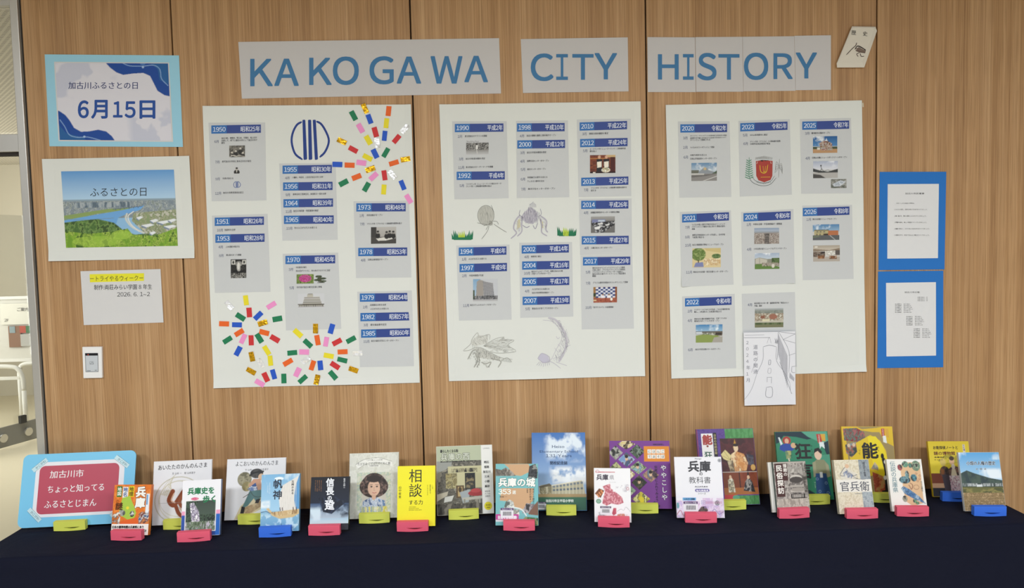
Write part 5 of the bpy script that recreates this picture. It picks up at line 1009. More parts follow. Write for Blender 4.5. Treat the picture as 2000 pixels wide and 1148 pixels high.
def a_yoko(P):
    P.r(0, 0, 100, 100, 'eaeaee'); P.p([(16, 100), (26, 78), (46, 60), (62, 56), (80, 66), (88, 78), (60, 84), (36, 96)], 'd9cba8'); P.n(P.M_p([(22, 96), (34, 80), (60, 70), (66, 76), (44, 90)]), ['b59a78', 'a08562', 'c9b490'], 6, 6)
    P.n(P.M_e(31, 34, 12, 12), ['8d8870', 'a59f84', '6c6852'], 6, 6); P.n(P.M_e(35, 46, 8, 8), ['b5a878', '8a8058'], 4, 4); P.n(P.M_e(51, 25, 11, 8), ['2a2a2c', '3c3c3e', '504e4c'], 6, 4); P.l([(40, 28), (46, 24), (62, 22)], 3, '262628', 1, True); P.e(59, 31, 5, 5.5, 'd9b79a'); P.p([(46, 34), (58, 34), (62, 52), (42, 54), (38, 44)], 'c99a80')
    P.n(P.M_p([(36, 50), (50, 40), (54, 52), (44, 56)]), ['3c5a94', 'dce0ea', '6c84b4'], 9, 9); P.p([(40, 54), (60, 52), (62, 62), (52, 72), (48, 66), (38, 78), (28, 82), (36, 64)], '5c8284'); P.p([(28, 78), (34, 80), (32, 90), (26, 90)], '262628'); P.p([(52, 68), (60, 66), (56, 74), (50, 74)], '262628'); P.l([(61, 36), (62, 74)], 1.2, '6a3a2c'); P.l([(30, 64), (40, 58)], 1, '4a3a30')
    P.l([(38, 48), (48, 62), (60, 64)], .8, '3a3a3c', 1, True)
book('yoko', 'white picture book with a running man carrying a bundle', 'eaeaee', 'L', .009, a_yoko, [('よこおいのかんのんさま', 15, 11.5, 9, '3a3a3e', {'w': 72, 'b': .004}), ('文 山本 一    絵 山本道子', 31, 20, 3.8, '5c5b60', {'w': 40})], (YEL, 463.7, 525, 1025, 'yellow lipped stand holding the picture book of the running man'), coat=.3)
def a_ho(P):
    P.g(0, 0, 100, 66, '7fb4dc', 'a8d0ea'); P.cloud(0, 0, 100, 20, 'd0e4f0', 5, 3, .5); P.p([(98, 4), (56, 20), (46, 40), (50, 62), (54, 66), (96, 66), (92, 44), (96, 20)], 'e4e0da'); P.p([(98, 4), (90, 20), (86, 44), (92, 66), (100, 66), (100, 4)], '5f9ace'); 
    for k in range(9): P.l([(56+k*4.4, 18-k*1.2), (54+k*4.6, 66)], .5, 'd0ccc6')
    P.g(0, 64, 100, 100, '8ab8d4', '6aa0c4'); P.cloud(0, 66, 100, 100, 'c0dcea', 9, 9, .5, .1); P.p([(14, 60), (20, 58), (30, 66), (100, 62), (100, 70), (84, 76), (50, 78), (30, 72), (22, 66)], 'd4b988'); P.n(P.M_p([(26, 66), (96, 64), (94, 70), (40, 74)]), ['c9a878', 'e0c89c', 'a08058'], 14, 3)
    P.r(0, 0, 0, 0, 'ffffff'); P.cloud(0, 44, 26, 60, 'e8f0f6', 3, 4, .4); P.l([(0, 66), (14, 64), (26, 68)], 1, '3a4c6c'); P.e(22, 92, 9, 1.2, 'dcebf4'); P.e(46, 8, 12, 3, 'e8f2f8')
    for x in (50, 56, 84, 92): P.l([(x, 59), (x+1, 64)], 1.4, '4a2c2c')
book('ho', 'pale blue book with a white sailing ship on the sea', '8cbcdc', 'R', .021, a_ho, [('帆神', 43, 9, 25, '2c3444', {'v': 1, 'b': .02, 'p': 1.12}), ('玉岡かおる', 82, 12, 6.6, '3a3a3c', {'v': 1, 'b': .02, 'p': 1.12}), ('北前船を馳せた男・', 22, 14, 3.6, 'dcecf6', {'v': 1}), ('工楽松右衛門', 17, 18, 3.6, 'dcecf6', {'v': 1}), ('新潮社', 55, 86, 2.6, '3a4c6c', {'v': 1})], (BLU, 508, 566, 1050, 'blue lipped stand holding the sailing ship book'), spine='7ab0d4')
def a_nobu(P):
    P.g(0, 0, 100, 100, '14161e', '27324a'); P.g(0, 50, 100, 88, '3a5278', 'c9dcea'); P.cloud(0, 44, 100, 88, 'b8cce0', 3, 3, .45, .2); P.cloud(10, 30, 100, 80, '1c2438', 4, 5, .5, .15); P.n(P.M_p([(20, 40), (60, 36), (90, 50), (56, 70), (34, 66)]), ['1a2030', '28344c', '141a28'], 4, 5); P.g(0, 78, 100, 88, 'a8c8dc', 'd0dee6'); P.r(0, 88, 100, 100, '2c2c34'); P.cloud(0, 56, 30, 86, 'cfe2ee', 3, 3, .4)
book('nobu', 'dark book with storm clouds and white brush title', '1a1c26', 'R', .016, a_nobu, [('信長', 50, 2.5, 22, 'eceef4', {'v': 1, 'b': .03, 'p': .98}), ('の', 50, 35, 13, 'eceef4', {'v': 1, 'b': .03}), ('跫', 50, 43.5, 26, 'eceef4', {'v': 1, 'b': .03}), ('岩井三四二', 87, 3, 5, 'e0e2e8', {'v': 1, 'b': .02}), ('信長が恐れた足音とは', 27, 6, 2.8, 'a8764c', {'v': 1}), ('戦国の世の恐怖を描く', 22, 6, 2.8, 'a8764c', {'v': 1}), ('歴史ミステリー短編集', 17, 6, 2.8, 'a8764c', {'v': 1}), ('第一話から第七話まで', 12, 6, 2.8, 'a8764c', {'v': 1})], (RED, 605, 661, 1047, 'red lipped stand holding the dark storm cloud book'), coat=.8)
def a_tabi(P):
    P.r(0, 0, 100, 100, 'dcdcd0'); P.n(P.M_r(0, 0, 100, 100), ['dcdcd2', 'e4e4da', 'd4d4c8'], 8, 8); P.p([(12, 18), (30, 10), (60, 8), (86, 14), (88, 22), (82, 20), (58, 15), (34, 17), (18, 24)], 'f0efe8'); P.l([(12, 18), (30, 10), (60, 8), (86, 14)], .5, '7a7a72', 1, True); P.l([(18, 24), (34, 17), (58, 15), (82, 20)], .5, '7a7a72', 1, True); P.r(38, 18, 62, 22, 'f0efe8')
    P.n(P.M_r(16, 30, 84, 88), ['d9d8c8', 'c3cfae', 'a8bcc8', 'e0dca0', 'dcdcd0'], 14, 16); P.r(26, 34, 74, 86, 'd2ccc0'); P.n(P.M_e(50, 50, 25, 19), ['2c2422', '4a3a36', '3a2e2a', '6c5a54'], 16, 16); P.n(P.M_e(50, 52, 29, 17), ['2c2422', '4a3a36', '3a2e2a', '7c645c'], 24, 22); P.e(50, 54, 12.5, 12.5, 'ddb79e'); P.e(50, 40, 15, 5.5, '302624'); P.r(46, 64, 54, 72, 'd4ab92')
    P.e(45, 52, 2.2, 1.1, '2c2422'); P.e(56, 52, 2.2, 1.1, '2c2422'); P.l([(42, 49.5), (47, 49)], .7, '4a3832'); P.l([(53, 49), (59, 49.5)], .7, '4a3832'); P.l([(50.5, 53), (50, 58), (52, 58)], .6, 'b58c74'); P.l([(47, 61.2), (51, 62), (55, 61.2)], 1, 'b0605c')
    P.n(P.M_p([(26, 86), (28, 74), (44, 68), (50, 74), (56, 68), (72, 74), (74, 86)]), ['6484b0', 'e4e6ea', '94a8c8', 'd8dce4', '445e8c'], 18, 12)
    P.n(P.M_r(22, 82, 78, 92), ['d6c850', 'e4e2d4', '8098b4', 'b8bc90'], 12, 4)
book('tabi', 'cream book with a curly haired portrait inside a flower border', 'dcdcd0', 'L', .015, a_tabi, [('たびする ことばのわくわく館', 17, 18.5, 6, '4a4a44', {'w': 66}), ('くらべて楽しい ことばの本', 35, 12, 3.2, '4a4a44', {'w': 32}), ('小林聡美 酒井順子', 40, 21, 3, '4a4a44', {'w': 20})], (YEL, 703.7, 760, 1021, 'yellow lipped stand holding the cream portrait book'), coat=.9)
def a_sodan(P): P.r(0, 0, 100, 100, 'f0e626')
book('sodan', 'bright yellow book with two large black characters', 'f0e626', 'R', .015, a_sodan, [('相談', 48, 5, 37, '2c2c1a', {'v': 1, 'b': .0, 'p': 1.02}), ('する力', 31, 64, 13, '2c2c1a', {'w': 36, 'b': .01}), ('山中哲男', 7, 33, 7.5, '2c2c1a', {'v': 1, 'b': .01, 'p': 1.1}), ('ビジネススキル', 80, 32, 3.8, '3c3c1a', {'v': 1}), ('限界を超える', 87, 32, 3.8, '3c3c1a', {'v': 1}), ('一人の', 93, 32, 3.8, '3c3c1a', {'v': 1}),
      ('THE ART OF ASKING', 31, 69, 3, '3c3c1a', {'w': 18}), ('BUSINESS IDEAS', 31, 71.5, 3, '3c3c1a', {'w': 26}), ('BEYOND YOUR LIMITS', 31, 74, 3, '3c3c1a', {'w': 34})], (RED, 779, 834, 1037, 'red lipped stand holding the bright yellow book'), coat=.3)
def a_nishi(P):
    P.r(0, 0, 100, 100, '8a877c'); P.r(0, 0, 80, 24, 'b9c0a4'); P.n(P.M_r(0, 22, 80, 100), ['5c584e', '77736a', '3c3a34', '948f82'], 9, 9, 3); P.p([(0, 22), (28, 22), (26, 30), (0, 40)], '9a9c96'); P.r(20, 30, 80, 62, 'c4bf98'); P.n(P.M_r(16, 40, 36, 62), ['8a7f58', 'c9c090', '4a4434', 'a89c6c'], 8, 10)
    P.r(50, 40, 68, 64, '26282a'); P.n(P.M_r(52, 42, 66, 62), ['3a3834', '8a7c5c', '1f1f20'], 5, 8); P.n(P.M_r(26, 33, 78, 39), ['2c2a26', 'b4ae8c', '5c5644', 'c4bf98'], 14, 3); P.r(34, 58, 48, 76, '5c4a34'); P.r(37, 60, 45, 74, 'b8a070'); P.e(41, 64, 3, 4, '4a3c2a'); P.p([(40, 68), (58, 64), (56, 82), (46, 84)], 'a0a8ac')
    P.e(69, 70, 14, 4, 'a03438'); P.e(69, 66, 9, 3, 'b8484a'); P.p([(44, 76), (80, 74), (80, 78), (46, 80)], 'b8b6aa'); P.r(47, 78, 50, 96, '8a8880'); P.r(74, 78, 77, 98, '9c9a90'); P.n(P.M_r(0, 84, 80, 100), ['2f2c28', '5c574e', '46423a', '847e72'], 9, 4)
    P.p([(0, 70), (20, 66), (18, 72), (0, 80)], 'c4bca8'); P.p([(14, 74), (30, 72), (26, 80), (12, 82)], 'd8d8d2'); P.r(80, 0, 100, 100, 'ecebe6'); P.e(90, 89, 7, 6, 'e8da20')
nm = [('明石', 27), ('姫路', 34), ('加古川', 41), ('三木', 48), ('小野', 55), ('高砂', 62)]
book('nishi', 'white edged book with a cluttered workshop photo and city name column', 'e2e0d8', 'L', .010, a_nishi, [('暮らしたくなる街', 7, 9, 5.6, '2a2a28', {'w': 32, 'b': .03}), ('兵庫の西', 8, 20, 13.5, 'd8dccb', {'w': 51, 'b': .02, 'h': '3a3c34'}), ('海も山も里もある街 播磨のお買い物・歩き方ガイド2', 7, 23.6, 2.6, '33332e', {'w': 64, 'b': .04})]
     +[(s_, 85-(2.5 if len(s_) > 2 else 0), v, 4.6, '2a2a2a', {'w': 13 if len(s_) > 2 else 8.5, 'b': .03}) for s_, v in nm]+[('相生市', 85, 69, 3.4, '2a2a2a', {'w': 9}), ('たつの', 85, 72.5, 3.4, '2a2a2a', {'w': 9}), ('淡路市', 85, 76, 3.4, '2a2a2a', {'w': 9}), ('LIVING', 84, 6, 3, '6a6a6a', {'w': 11}), ('観光案内', 86, 88.5, 2.6, '2a2a1a', {'w': 8}), ('特別版', 87, 92, 2.6, '2a2a1a', {'w': 6})], (YEL, 879, 933, 1013, 'yellow lipped stand holding the workshop photo book'), coat=.4)
def a_shiro(P):
    P.r(0, 0, 100, 100, '78b8bc'); P.p([(20, 0), (78, 0), (84, 12), (60, 20), (40, 18), (30, 6)], 'c9a27c'); P.n(P.M_p([(0, 8), (14, 10), (24, 6), (38, 12), (48, 20), (0, 20)]), ['5a544e', '837a70', '3f3c38', 'a39a90'], 9, 4); P.n(P.M_p([(80, 4), (94, 0), (100, 10), (98, 24), (76, 24), (78, 12)]), ['2a2c2e', '4c4e50', '1c1e20', '8a8a86'], 7, 8)
    P.p([(14, 40), (90, 40), (88, 60), (74, 70), (66, 60), (50, 62), (10, 60)], 'c9a27c'); P.p([(22, 60), (60, 56), (80, 66), (60, 76)], 'c9a27c'); P.n(P.M_p([(14, 84), (24, 62), (32, 58), (42, 62), (48, 84)]), ['c8ccc8', '8c948e', 'e6e8e2', '5f6a64'], 8, 9); P.n(P.M_p([(62, 80), (72, 64), (92, 66), (94, 80)]), ['5f5a60', '8c868c', 'b4aeb0', '3a383c'], 8, 6)
    P.p([(76, 82), (92, 66), (100, 60), (100, 84)], '7a5a4a'); P.n(P.M_r(10, 74, 56, 84), ['b9bcb4', '7c8078', 'dcdcd4'], 9, 4); P.n(P.M_p([(56, 96), (70, 86), (100, 88), (100, 100), (50, 100)]), ['4a6a3c', '6c8c54', 'a8a078', '39503a'], 8, 5); P.p([(0, 82), (54, 82), (54, 91), (0, 91)], 'c04898'); P.r(0, 91, 60, 94, 'd8d8dc')
    P.l([(34, 70), (60, 74), (72, 84)], 2, 'e0e8e8', 1, True)
book('shiro', 'turquoise castle guide with white title and pink strip', '78b8bc', 'L', .014, a_shiro, [('兵庫の城', 7, 36, 21, 'f0f0ec', {'w': 86, 'b': .04, 'h': '2a6a62'}), ('353', 7, 49.5, 15, 'f0efe6', {'w': 29, 'b': .03}), ('選', 39, 49, 9, 'f0efe6', {'b': .02}), ('本田 一', 9, 55, 4.4, '3a2c24', {'w': 18}), ('城ほどの歴史の', 89, 40, 5.4, '33261e', {'v': 1}), ('歴史が詰まった', 82, 40, 5.4, '33261e', {'v': 1}), ('兵庫県', 75, 40, 3.6, '33261e', {'v': 1}), ('目指せ全城制覇!', 6, 89.2, 8, 'f4eef4', {'w': 44, 'b': .04})], (RED, 986, 1043, 1034, 'red lipped stand holding the turquoise castle guide'), stickers=[(12, 72, '5a3a6c')], coat=.6)
def a_school(P):
    P.g(0, 0, 100, 82, '3f74bc', 'a8c4e2'); P.cloud(20, 0, 100, 40, 'e4eef8', 5, 6, .42, .2); P.cloud(30, 42, 100, 68, 'f4f8fc', 6, 7, .36, .16); P.e(72, 61, 20, 3.4, 'eef4fa', .6); P.e(84, 57, 14, 3, 'eef4fa', .6); P.p([(12, 70), (16, 68), (32, 66), (36, 68), (92, 62), (96, 72), (98, 79), (14, 79)], 'bdb79c'); P.n(P.M_p([(14, 70), (36, 68), (36, 79), (14, 79)]), ['8c8468', 'b8ae8c', '5c573f', 'cfc8ac'], 14, 5)
    for k in range(9): x = 38+k*6.4; P.r(x, 68.5-k*.65, x+4.4, 71-k*.6, '7c8690'); P.r(x, 73-k*.3, x+4.4, 75.5-k*.3, '6c7680'); P.r(x+5, 67-k*.65, x+5.8, 79, 'e2dcc4')
    P.p([(12, 69.5), (32, 65.6), (36, 67.6), (36, 69), (14, 71)], '6a6250'); P.p([(36, 67.6), (92, 61.4), (92, 62.6), (36, 69)], 'e8e2cc'); P.r(0, 79, 100, 83.5, 'b0966c'); P.g(0, 83, 100, 100, '3f7058', '2c5a4c'); P.cloud(0, 86, 100, 100, '6c9a84', 3, 3, .5)
book('school', 'tall blue sky book with a school building photo', '4478b8', 'L', .010, a_school, [('Heiso', 38, 20, 7.6, '2a4470', {'w': 23}), ('Elementary School', 15, 26, 6, '2a4470', {'w': 71}), ('131 Years', 26, 32, 7.6, '2a4470', {'w': 48}), ('閉校記念誌', 34, 41.2, 6.6, '22304c', {'w': 32, 'b': .02}), ('加古川市立平荘小学校', 25, 89, 5.4, 'e0e8e4', {'w': 51, 'b': .04})], (YEL, 1069, 1124, 1006, 'yellow lipped stand holding the tall blue school book'), stickers=[(7, 89, '4a3a5c', .62)], coat=.8)
def a_purple(P):
    P.r(0, 0, 100, 100, '7a3c90')
    def dia(cx, cy, rx, ry, cols, seed=0): P.n(P.M_p([(cx-rx, cy), (cx, cy-ry), (cx+rx, cy), (cx, cy+ry)]), cols, 9, 9); 
    dia(28, 5, 15, 8, ['d8c07a', 'f0e8c8', '6a4c2c', '3a3020']); dia(10, 18, 12, 11, ['8c8c80', 'd8d8cc', '4a4c44', '2c2e2a']); dia(46, 16, 13, 11, ['4a6048', '2c302c', '8c9c8c', '1a1c1a']); dia(28, 28, 14, 11, ['7c9cc8', 'a8bcd8', '6a4c44', '4a5c7c']); dia(10, 42, 12, 11, ['4a4c2c', '8c8c5c', '2a2c20', 'c4c48c'])
    dia(47, 40, 14, 10, ['8cb0b8', '3c4c3c', 'c8d0b0', '5c6c4c']); dia(67, 51, 14, 11, ['6a7c8c', '7c5c54', 'c09c80', '4a3c44']); dia(48, 62, 13, 11, ['2c3428', '1a1f1a', '6a5a48', '3a4a34']); dia(30, 50, 12, 10, ['b8a878', '8c7c54', 'e8dcb8']); dia(30, 74, 12, 10, ['a8c0a0', '6c8c68', 'd8e0c8']); dia(50, 86, 15, 11, ['e0cc30', 'b8b050', '3a3c20', 'f0e8a0']); dia(72, 96, 9, 7, ['3a2c4c', '4c3860', '2c2038'])
    for x, y in ((28, 27), (46, 39), (67, 50), (48, 61)): P.e(x, y, 2.4, 3, 'dcb898'); P.e(x, y-3.4, 2.8, 2.4, '22201e')
    P.r(57, 8, 99, 31, 'e08c28')
    for j in range(2):
        for i in range(4): P.r(63+i*7.3, 13+j*7.6, 69.4+i*7.3, 19+j*7.6, 'f4f2ea')
book('purple', 'purple book with diamond shaped stage photos', '7a3c90', 'R', .011, a_purple, [(c_, 63.9+i*7.3, 17.8+j*7.6, 5, '33302c') for j, row in enumerate(('にほんご', 'であそぼ')) for i, c_ in enumerate(row)]+[('ややこしや', 88.5, 36, 10, 'f2eef6', {'v': 1, 'p': 1.18, 'b': .02, 'h': '2c1838'}), ('伝統芸能にふれてみよう', 76, 37, 5, '22142c', {'v': 1, 'p': 1.06, 'b': .02}), ('NHKおはなし', 73, 6.6, 3.2, '22142c', {'w': 18, 'b': .03})], (YEL, 1228, 1284, 1002, 'yellow lipped stand holding the purple stage photo book'))
def a_ken(P):
    P.r(0, 0, 100, 100, 'eeedf0'); P.n(P.M_p([(24, 34), (44, 29), (46, 38), (58, 44), (76, 54), (80, 64), (66, 68), (46, 66), (34, 70), (22, 66), (26, 52), (30, 44)]), ['c06a78', 'a84c5c', 'd88c98', 'e0a8b0'], 26, 26); P.p([(2, 48), (14, 38), (28, 42), (18, 56)], '7a4a30')
    for i in range(3):
        for j in range(2): P.e(9+i*5.4+j*3, 50-i*3.6+j*3, 2.4, 2, 'd88c5c')
    P.e(12, 62, 7, 4.4, '5c8c74'); P.e(12, 62, 5, 3, '8cb09c'); P.r(4, 7, 58, 7.8, 'c84a5c'); P.ring(10, 6.5, 5, 3, .9, 'c84a5c'); P.n(P.M_p([(52, 74), (60, 74), (60, 84), (52, 88), (48, 84)]), ['c05c6c', 'b0485c'], 3, 3); P.n(P.M_e(76, 87, 14, 3), ['c87c6c', 'd89c84', 'b05c50', 'eeedf0'], 9, 4); P.n(P.M_e(20, 86, 13, 5), ['9a9aa0', 'c8c8cc', 'eeedf0'], 7, 4)
    P.n(P.M_r(52, 30, 96, 44), ['eeedf0', 'eeedf0', 'eeedf0', 'c9c4cc'], 14, 9); P.l([(62, 80), (72, 76), (80, 78), (86, 72), (98, 80)], .5, '8c8c94', 1, True); P.r(90, 36, 95, 46, 'eeedf0'); P.ring(92, 38, 3, 3, 1, 'b84c58')
book('ken', 'white book with a pink map and octopus dumpling tray', 'eeedf0', 'L', .012, a_ken, [('兵庫', 7, 21.5, 16.5, '4a4450', {'w': 32, 'b': .03}), ('県', 42, 21, 14, '8c868c', {'b': -.006}), ('都道府県別にみる日本のすがた', 14, 8.6, 3.4, 'c84a5c', {'w': 44}), ('ひょうごけん', 42, 27, 2.6, '8c868c', {'w': 18})], (RED, 1169.7, 1228, 1030, 'red lipped stand holding the white book with pink map'), stickers=[(16, 71, '5a4a64')], coat=.8)
def a_kyo(P):
    P.r(0, 0, 100, 100, 'e9e8ee'); P.n(P.M_r(0, 72, 100, 100), ['e4d8ec', 'd8c4e0', 'e9e4f0', 'd4b4d0', 'c8b8e0'], 12, 8); P.n(P.M_r(50, 68, 100, 80), ['e9e4f0', 'dcc8dc', 'd0b8dc'], 9, 4); P.g(0, 62, 100, 74, 'e9e8ee', 'e6e0ee', P.M_r(0, 62, 100, 68)); P.e(96, 6, 4, 3, '8c8c94'); P.ring(96, 6, 3, 2.4, .7, 'c4c4cc'); P.e(86, 76, 5, 4, '6c6c74'); P.ring(86, 76, 3.4, 2.8, .8, 'c4c4cc')
    P.n(P.M_p([(44, 90), (52, 82), (62, 81), (66, 88), (60, 93), (46, 94)]), ['4a3c3a', '7c6660', '2c2422'], 6, 5); P.l([(0, 95), (8, 88), (14, 96), (24, 90), (32, 96)], 1, 'b0606c', 1, True); P.e(3, 80, 3, 5, '6c9ca8')
    P.l([(74, 90), (80, 86), (88, 94), (98, 90)], .8, '7c6ca8', 1, True)
    P.put(P.M_r(44, 52.5, 68, 58.4)*1, 'e9e8ee'); P.put(np.maximum(P.M_r(44, 53, 68, 58), np.maximum(P.M_e(44, 55.5, 3, 2.5), P.M_e(68, 55.5, 3, 2.5))), '4a3c94'); P.r(14, 67, 42, 72, '6aa4d4')
book('kyokasho', 'white textbook with bold black title and lilac pattern below', 'e9e8ee', 'L', .013, a_kyo, [('Hyogo', 44, 4.2, 4.6, '3a3a40', {'w': 14}), ('兵庫', 29, 23, 24, '3a3a40', {'w': 47, 'b': .034}), ('の', 51, 30.5, 8.5, '3a3a40', {'b': .02}), ('教科書', 29, 43, 15, '4a4a50', {'w': 46, 'b': .0}), ('大人のための', 41, 50.5, 4, '3a3a48', {'w': 27, 'b': .03}), ('地元再発見', 43, 57, 4.4, 'ece8f4', {'w': 26, 'b': .04}), ('シリーズ', 47, 61.8, 3.8, '3a3a48', {'w': 16, 'b': .02}), ('ふるさと図書', 17, 70.8, 4, '24405c', {'w': 22, 'b': .03}),
      ('回', 52, 78, 10, '9c88c0', {'b': -.015}), ('国語理科社会地理', 62, 77, 6, 'c48cac', {'w': 34, 'b': -.01}), ('歴史生活', 58, 84, 6, 'b89cd0', {'w': 24, 'b': -.01}), ('子ども文化不思議', 70, 92, 6, 'b07ca8', {'w': 28, 'b': -.01})], (RED, 1341.6, 1397, 1022, 'red lipped stand holding the white textbook'), stickers=[(15, 73.5, '5a3a6c')], coat=.4)
def a_noh(P):
    P.r(0, 0, 100, 100, '5c3f8e'); P.n(P.M_r(0, 0, 100, 100), ['573a88', '644698', '4f3480'], 30, 36); P.r(50, 0, 100, 13, '4a8c4c'); P.n(P.M_r(50, 0, 100, 13), ['448648', '56985a'], 24, 9); P.r(0, 0, 2, 100, '8c3050'); P.r(8, 6, 28, 40, 'eeecea'); P.r(29, 5, 35, 40, '22201e')
    P.n(P.M_r(40, 13, 100, 57), ['4a1c20', '582428', '3c181c'], 4, 6); P.p([(62, 26), (66, 14), (70, 26)], 'b88a30'); P.e(67, 26, 4, 5, 'e2c8a4'); P.e(67, 22, 5, 2, '2a1c18'); P.n(P.M_p([(58, 34), (66, 30), (80, 34), (86, 46), (82, 56), (62, 57), (56, 48)]), ['c9884c', 'e0b078', 'b06c3c', 'e8cfa4'], 9, 8); P.p([(58, 36), (48, 28), (40, 34), (44, 40), (54, 44)], 'd8c88c'); P.l([(56, 42), (46, 30)], .5, '9a8850'); P.l([(56, 42), (43, 36)], .5, '9a8850')
    P.n(P.M_p([(50, 42), (60, 42), (62, 57), (54, 57)]), ['c0b090', '8a7a60', '6a5a48'], 6, 6); P.n(P.M_p([(84, 34), (96, 36), (96, 50), (86, 48)]), ['2c2c3c', '5c5c6c', '3a2c34'], 6, 6); P.e(94, 52, 4, 4, 'c89c54'); P.r(40, 57, 100, 58, 'c8c0b8')
    P.r(40, 58, 100, 87, '7c3c20'); P.r(68, 58, 70, 78, '4a2010'); P.n(P.M_r(70, 58, 100, 76), ['7c3418', '8c4424'], 3, 3); P.r(40, 78, 100, 87, 'a86430'); P.n(P.M_p([(48, 68), (54, 64), (58, 68), (60, 84), (48, 84)]), ['d8ccb0', '8c8068', '5c5448', 'e8e0cc'], 7, 8); P.e(53, 64, 2, 2.4, 'dcb898'); P.n(P.M_p([(78, 70), (84, 65), (90, 70), (94, 84), (74, 82)]), ['1c1a1e', '3c3840', 'b8b0a8', '2a282c'], 9, 8); P.e(84, 64.6, 2.4, 2.4, 'd8b494'); P.p([(82, 62), (84, 56), (86, 62)], '1a1616')
    P.r(40, 87, 62, 95, 'c03c3c'); P.r(62, 88, 100, 100, '4a8c4c'); P.n(P.M_r(62, 88, 100, 100), ['448648', '56985a', '3c7c40'], 22, 8); P.e(60, 90.5, 6, 3, '5ca080')
book('noh', 'large purple and green book with masked dancer photos', '5c3f8e', 'L', .012, a_noh, [('能', 9.5, 19.5, 17.5, 'a83c34', {'b': .05}), ('・', 11, 27, 14, '8a3a30', {'b': .03}), ('狂', 11, 39, 14, '2c5a48', {'b': .02}), ('日本の伝統芸能', 32, 7, 4.8, 'd8c890', {'v': 1, 'p': 1.04})], (YEL, 1400, 1456, 996, 'yellow lipped stand holding the purple and green dancer book'))
def a_kyogen(P):
    P.r(0, 0, 100, 100, '2f8464'); P.p([(0, 0), (54, 0), (64, 8), (74, 10), (60, 12), (40, 8), (16, 6), (6, 16), (0, 18)], '16303c'); P.p([(50, 0), (98, 0), (100, 20), (78, 14), (62, 8)], '5aa488'); P.p([(0, 100), (0, 92), (30, 84), (56, 86), (72, 94), (80, 100)], '16303c'); P.p([(88, 18), (100, 14), (100, 36), (94, 34)], '16303c'); P.p([(74, 36), (100, 34), (100, 60), (80, 58)], '4a987c')
    P.e(21, 13, 8, 6, 'a83c34'); P.e(21, 14, 4, 4, 'e0b090'); P.p([(8, 20), (20, 17), (32, 20), (34, 26), (26, 30), (16, 30), (6, 26)], '2c4aa0'); P.e(33, 20.5, 5, 4, 'd8b088'); P.p([(9, 20), (5, 8), (8, 8), (13, 18)], 'dce4e4'); P.n(P.M_p([(16, 28), (28, 28), (26, 40), (18, 40)]), ['c8b870', '8ca880', '5c7c5c'], 4, 4); P.l([(22, 40), (24, 48), (27, 48)], 2, 'dcd0b8')
    P.p([(78, 4), (88, 4), (88, 18), (80, 17)], 'b83830'); P.p([(86, 4), (95, 4), (95, 15), (88, 14)], 'd8a83c'); P.p([(82, 16), (91, 16), (92, 26), (86, 22), (83, 26)], 'e2ecea'); P.e(78, 34, 7, 8, 'e4c4ac'); P.p([(70, 34), (72, 26), (80, 24), (86, 30), (84, 34), (78, 29), (73, 31)], '18161a'); P.p([(68, 46), (74, 42), (88, 42), (96, 50), (97, 66), (90, 68), (70, 68), (66, 60)], '8a8c6c'); P.p([(66, 46), (72, 44), (72, 64), (66, 68)], '9c9a7c'); P.p([(90, 46), (96, 50), (98, 66), (92, 68)], '9c9a7c')
    P.p([(70, 62), (90, 62), (95, 94), (68, 94)], '2a4c7c'); P.r(78, 60, 83, 68, 'd8dcdc')
    for x, y in ((72, 70), (88, 76), (75, 88), (90, 90)): P.ring(x, y, 2.4, 2, .7, '8ca8c8')
book('kyogen', 'teal green book with a red haired dancer and a man in navy trousers', '2f8464', 'L', .013, a_kyogen, [('狂言', 50, 17, 32, '1a1c1c', {'v': 1, 'b': .028, 'p': 1.12}), ('って', 27, 27, 6.6, '1a2420', {'v': 1, 'p': 1.3}), ('きょうげん', 67, 20, 4.6, '1a2420', {'v': 1, 'p': 1.2}), ('伝統芸能', 83, 5, 3.4, 'f0e4dc', {'v': 1}), ('ワールド', 67, 74, 3, 'dce8e0', {'v': 1})], (YEL, 1565, 1621, 987, 'yellow lipped stand holding the teal green book'))
def a_min(P):
    P.n(P.M_r(0, 0, 100, 100), ['8c8480', 'a8a09a', 'c4bcb4', '6c6460'], 9, 12, 3); P.g(0, 0, 100, 8, 'b8b0a8', 'b0a8a0', P.M_r(0, 0, 100, 3)); P.n(P.M_r(34, 10, 100, 30), ['a8a29c', '8c8680', 'c0bab2'], 10, 6); P.n(P.M_p([(46, 26), (56, 22), (74, 22), (88, 28), (92, 44), (92, 70), (46, 70)]), ['5c5652', '8c8480', '3c3836', 'a8a09a'], 10, 14); P.e(66, 32, 18, 6, 'c8c2ba'); P.e(66, 36, 20, 6, '4a4442'); P.r(46, 46, 90, 50, 'b0a8a0'); P.r(46, 56, 90, 60, 'c0b8b0'); P.e(70, 55, 22, 4, 'a09890')
    P.r(46, 63, 88, 72, '24201e')
    for k in range(9): P.r(50+k*4, 64, 51.6+k*4, 70, 'd8d0c8')
    P.n(P.M_r(0, 72, 100, 100), ['b0a89e', 'c8c0b4', '9a9288'], 8, 6); P.n(P.M_r(88, 4, 100, 66), ['4a4642', '6c6660', '8c8680'], 4, 12); P.r(4, 3, 29, 68, '4a2c2a'); P.r(29, 3, 42, 37, '4a2c2a')
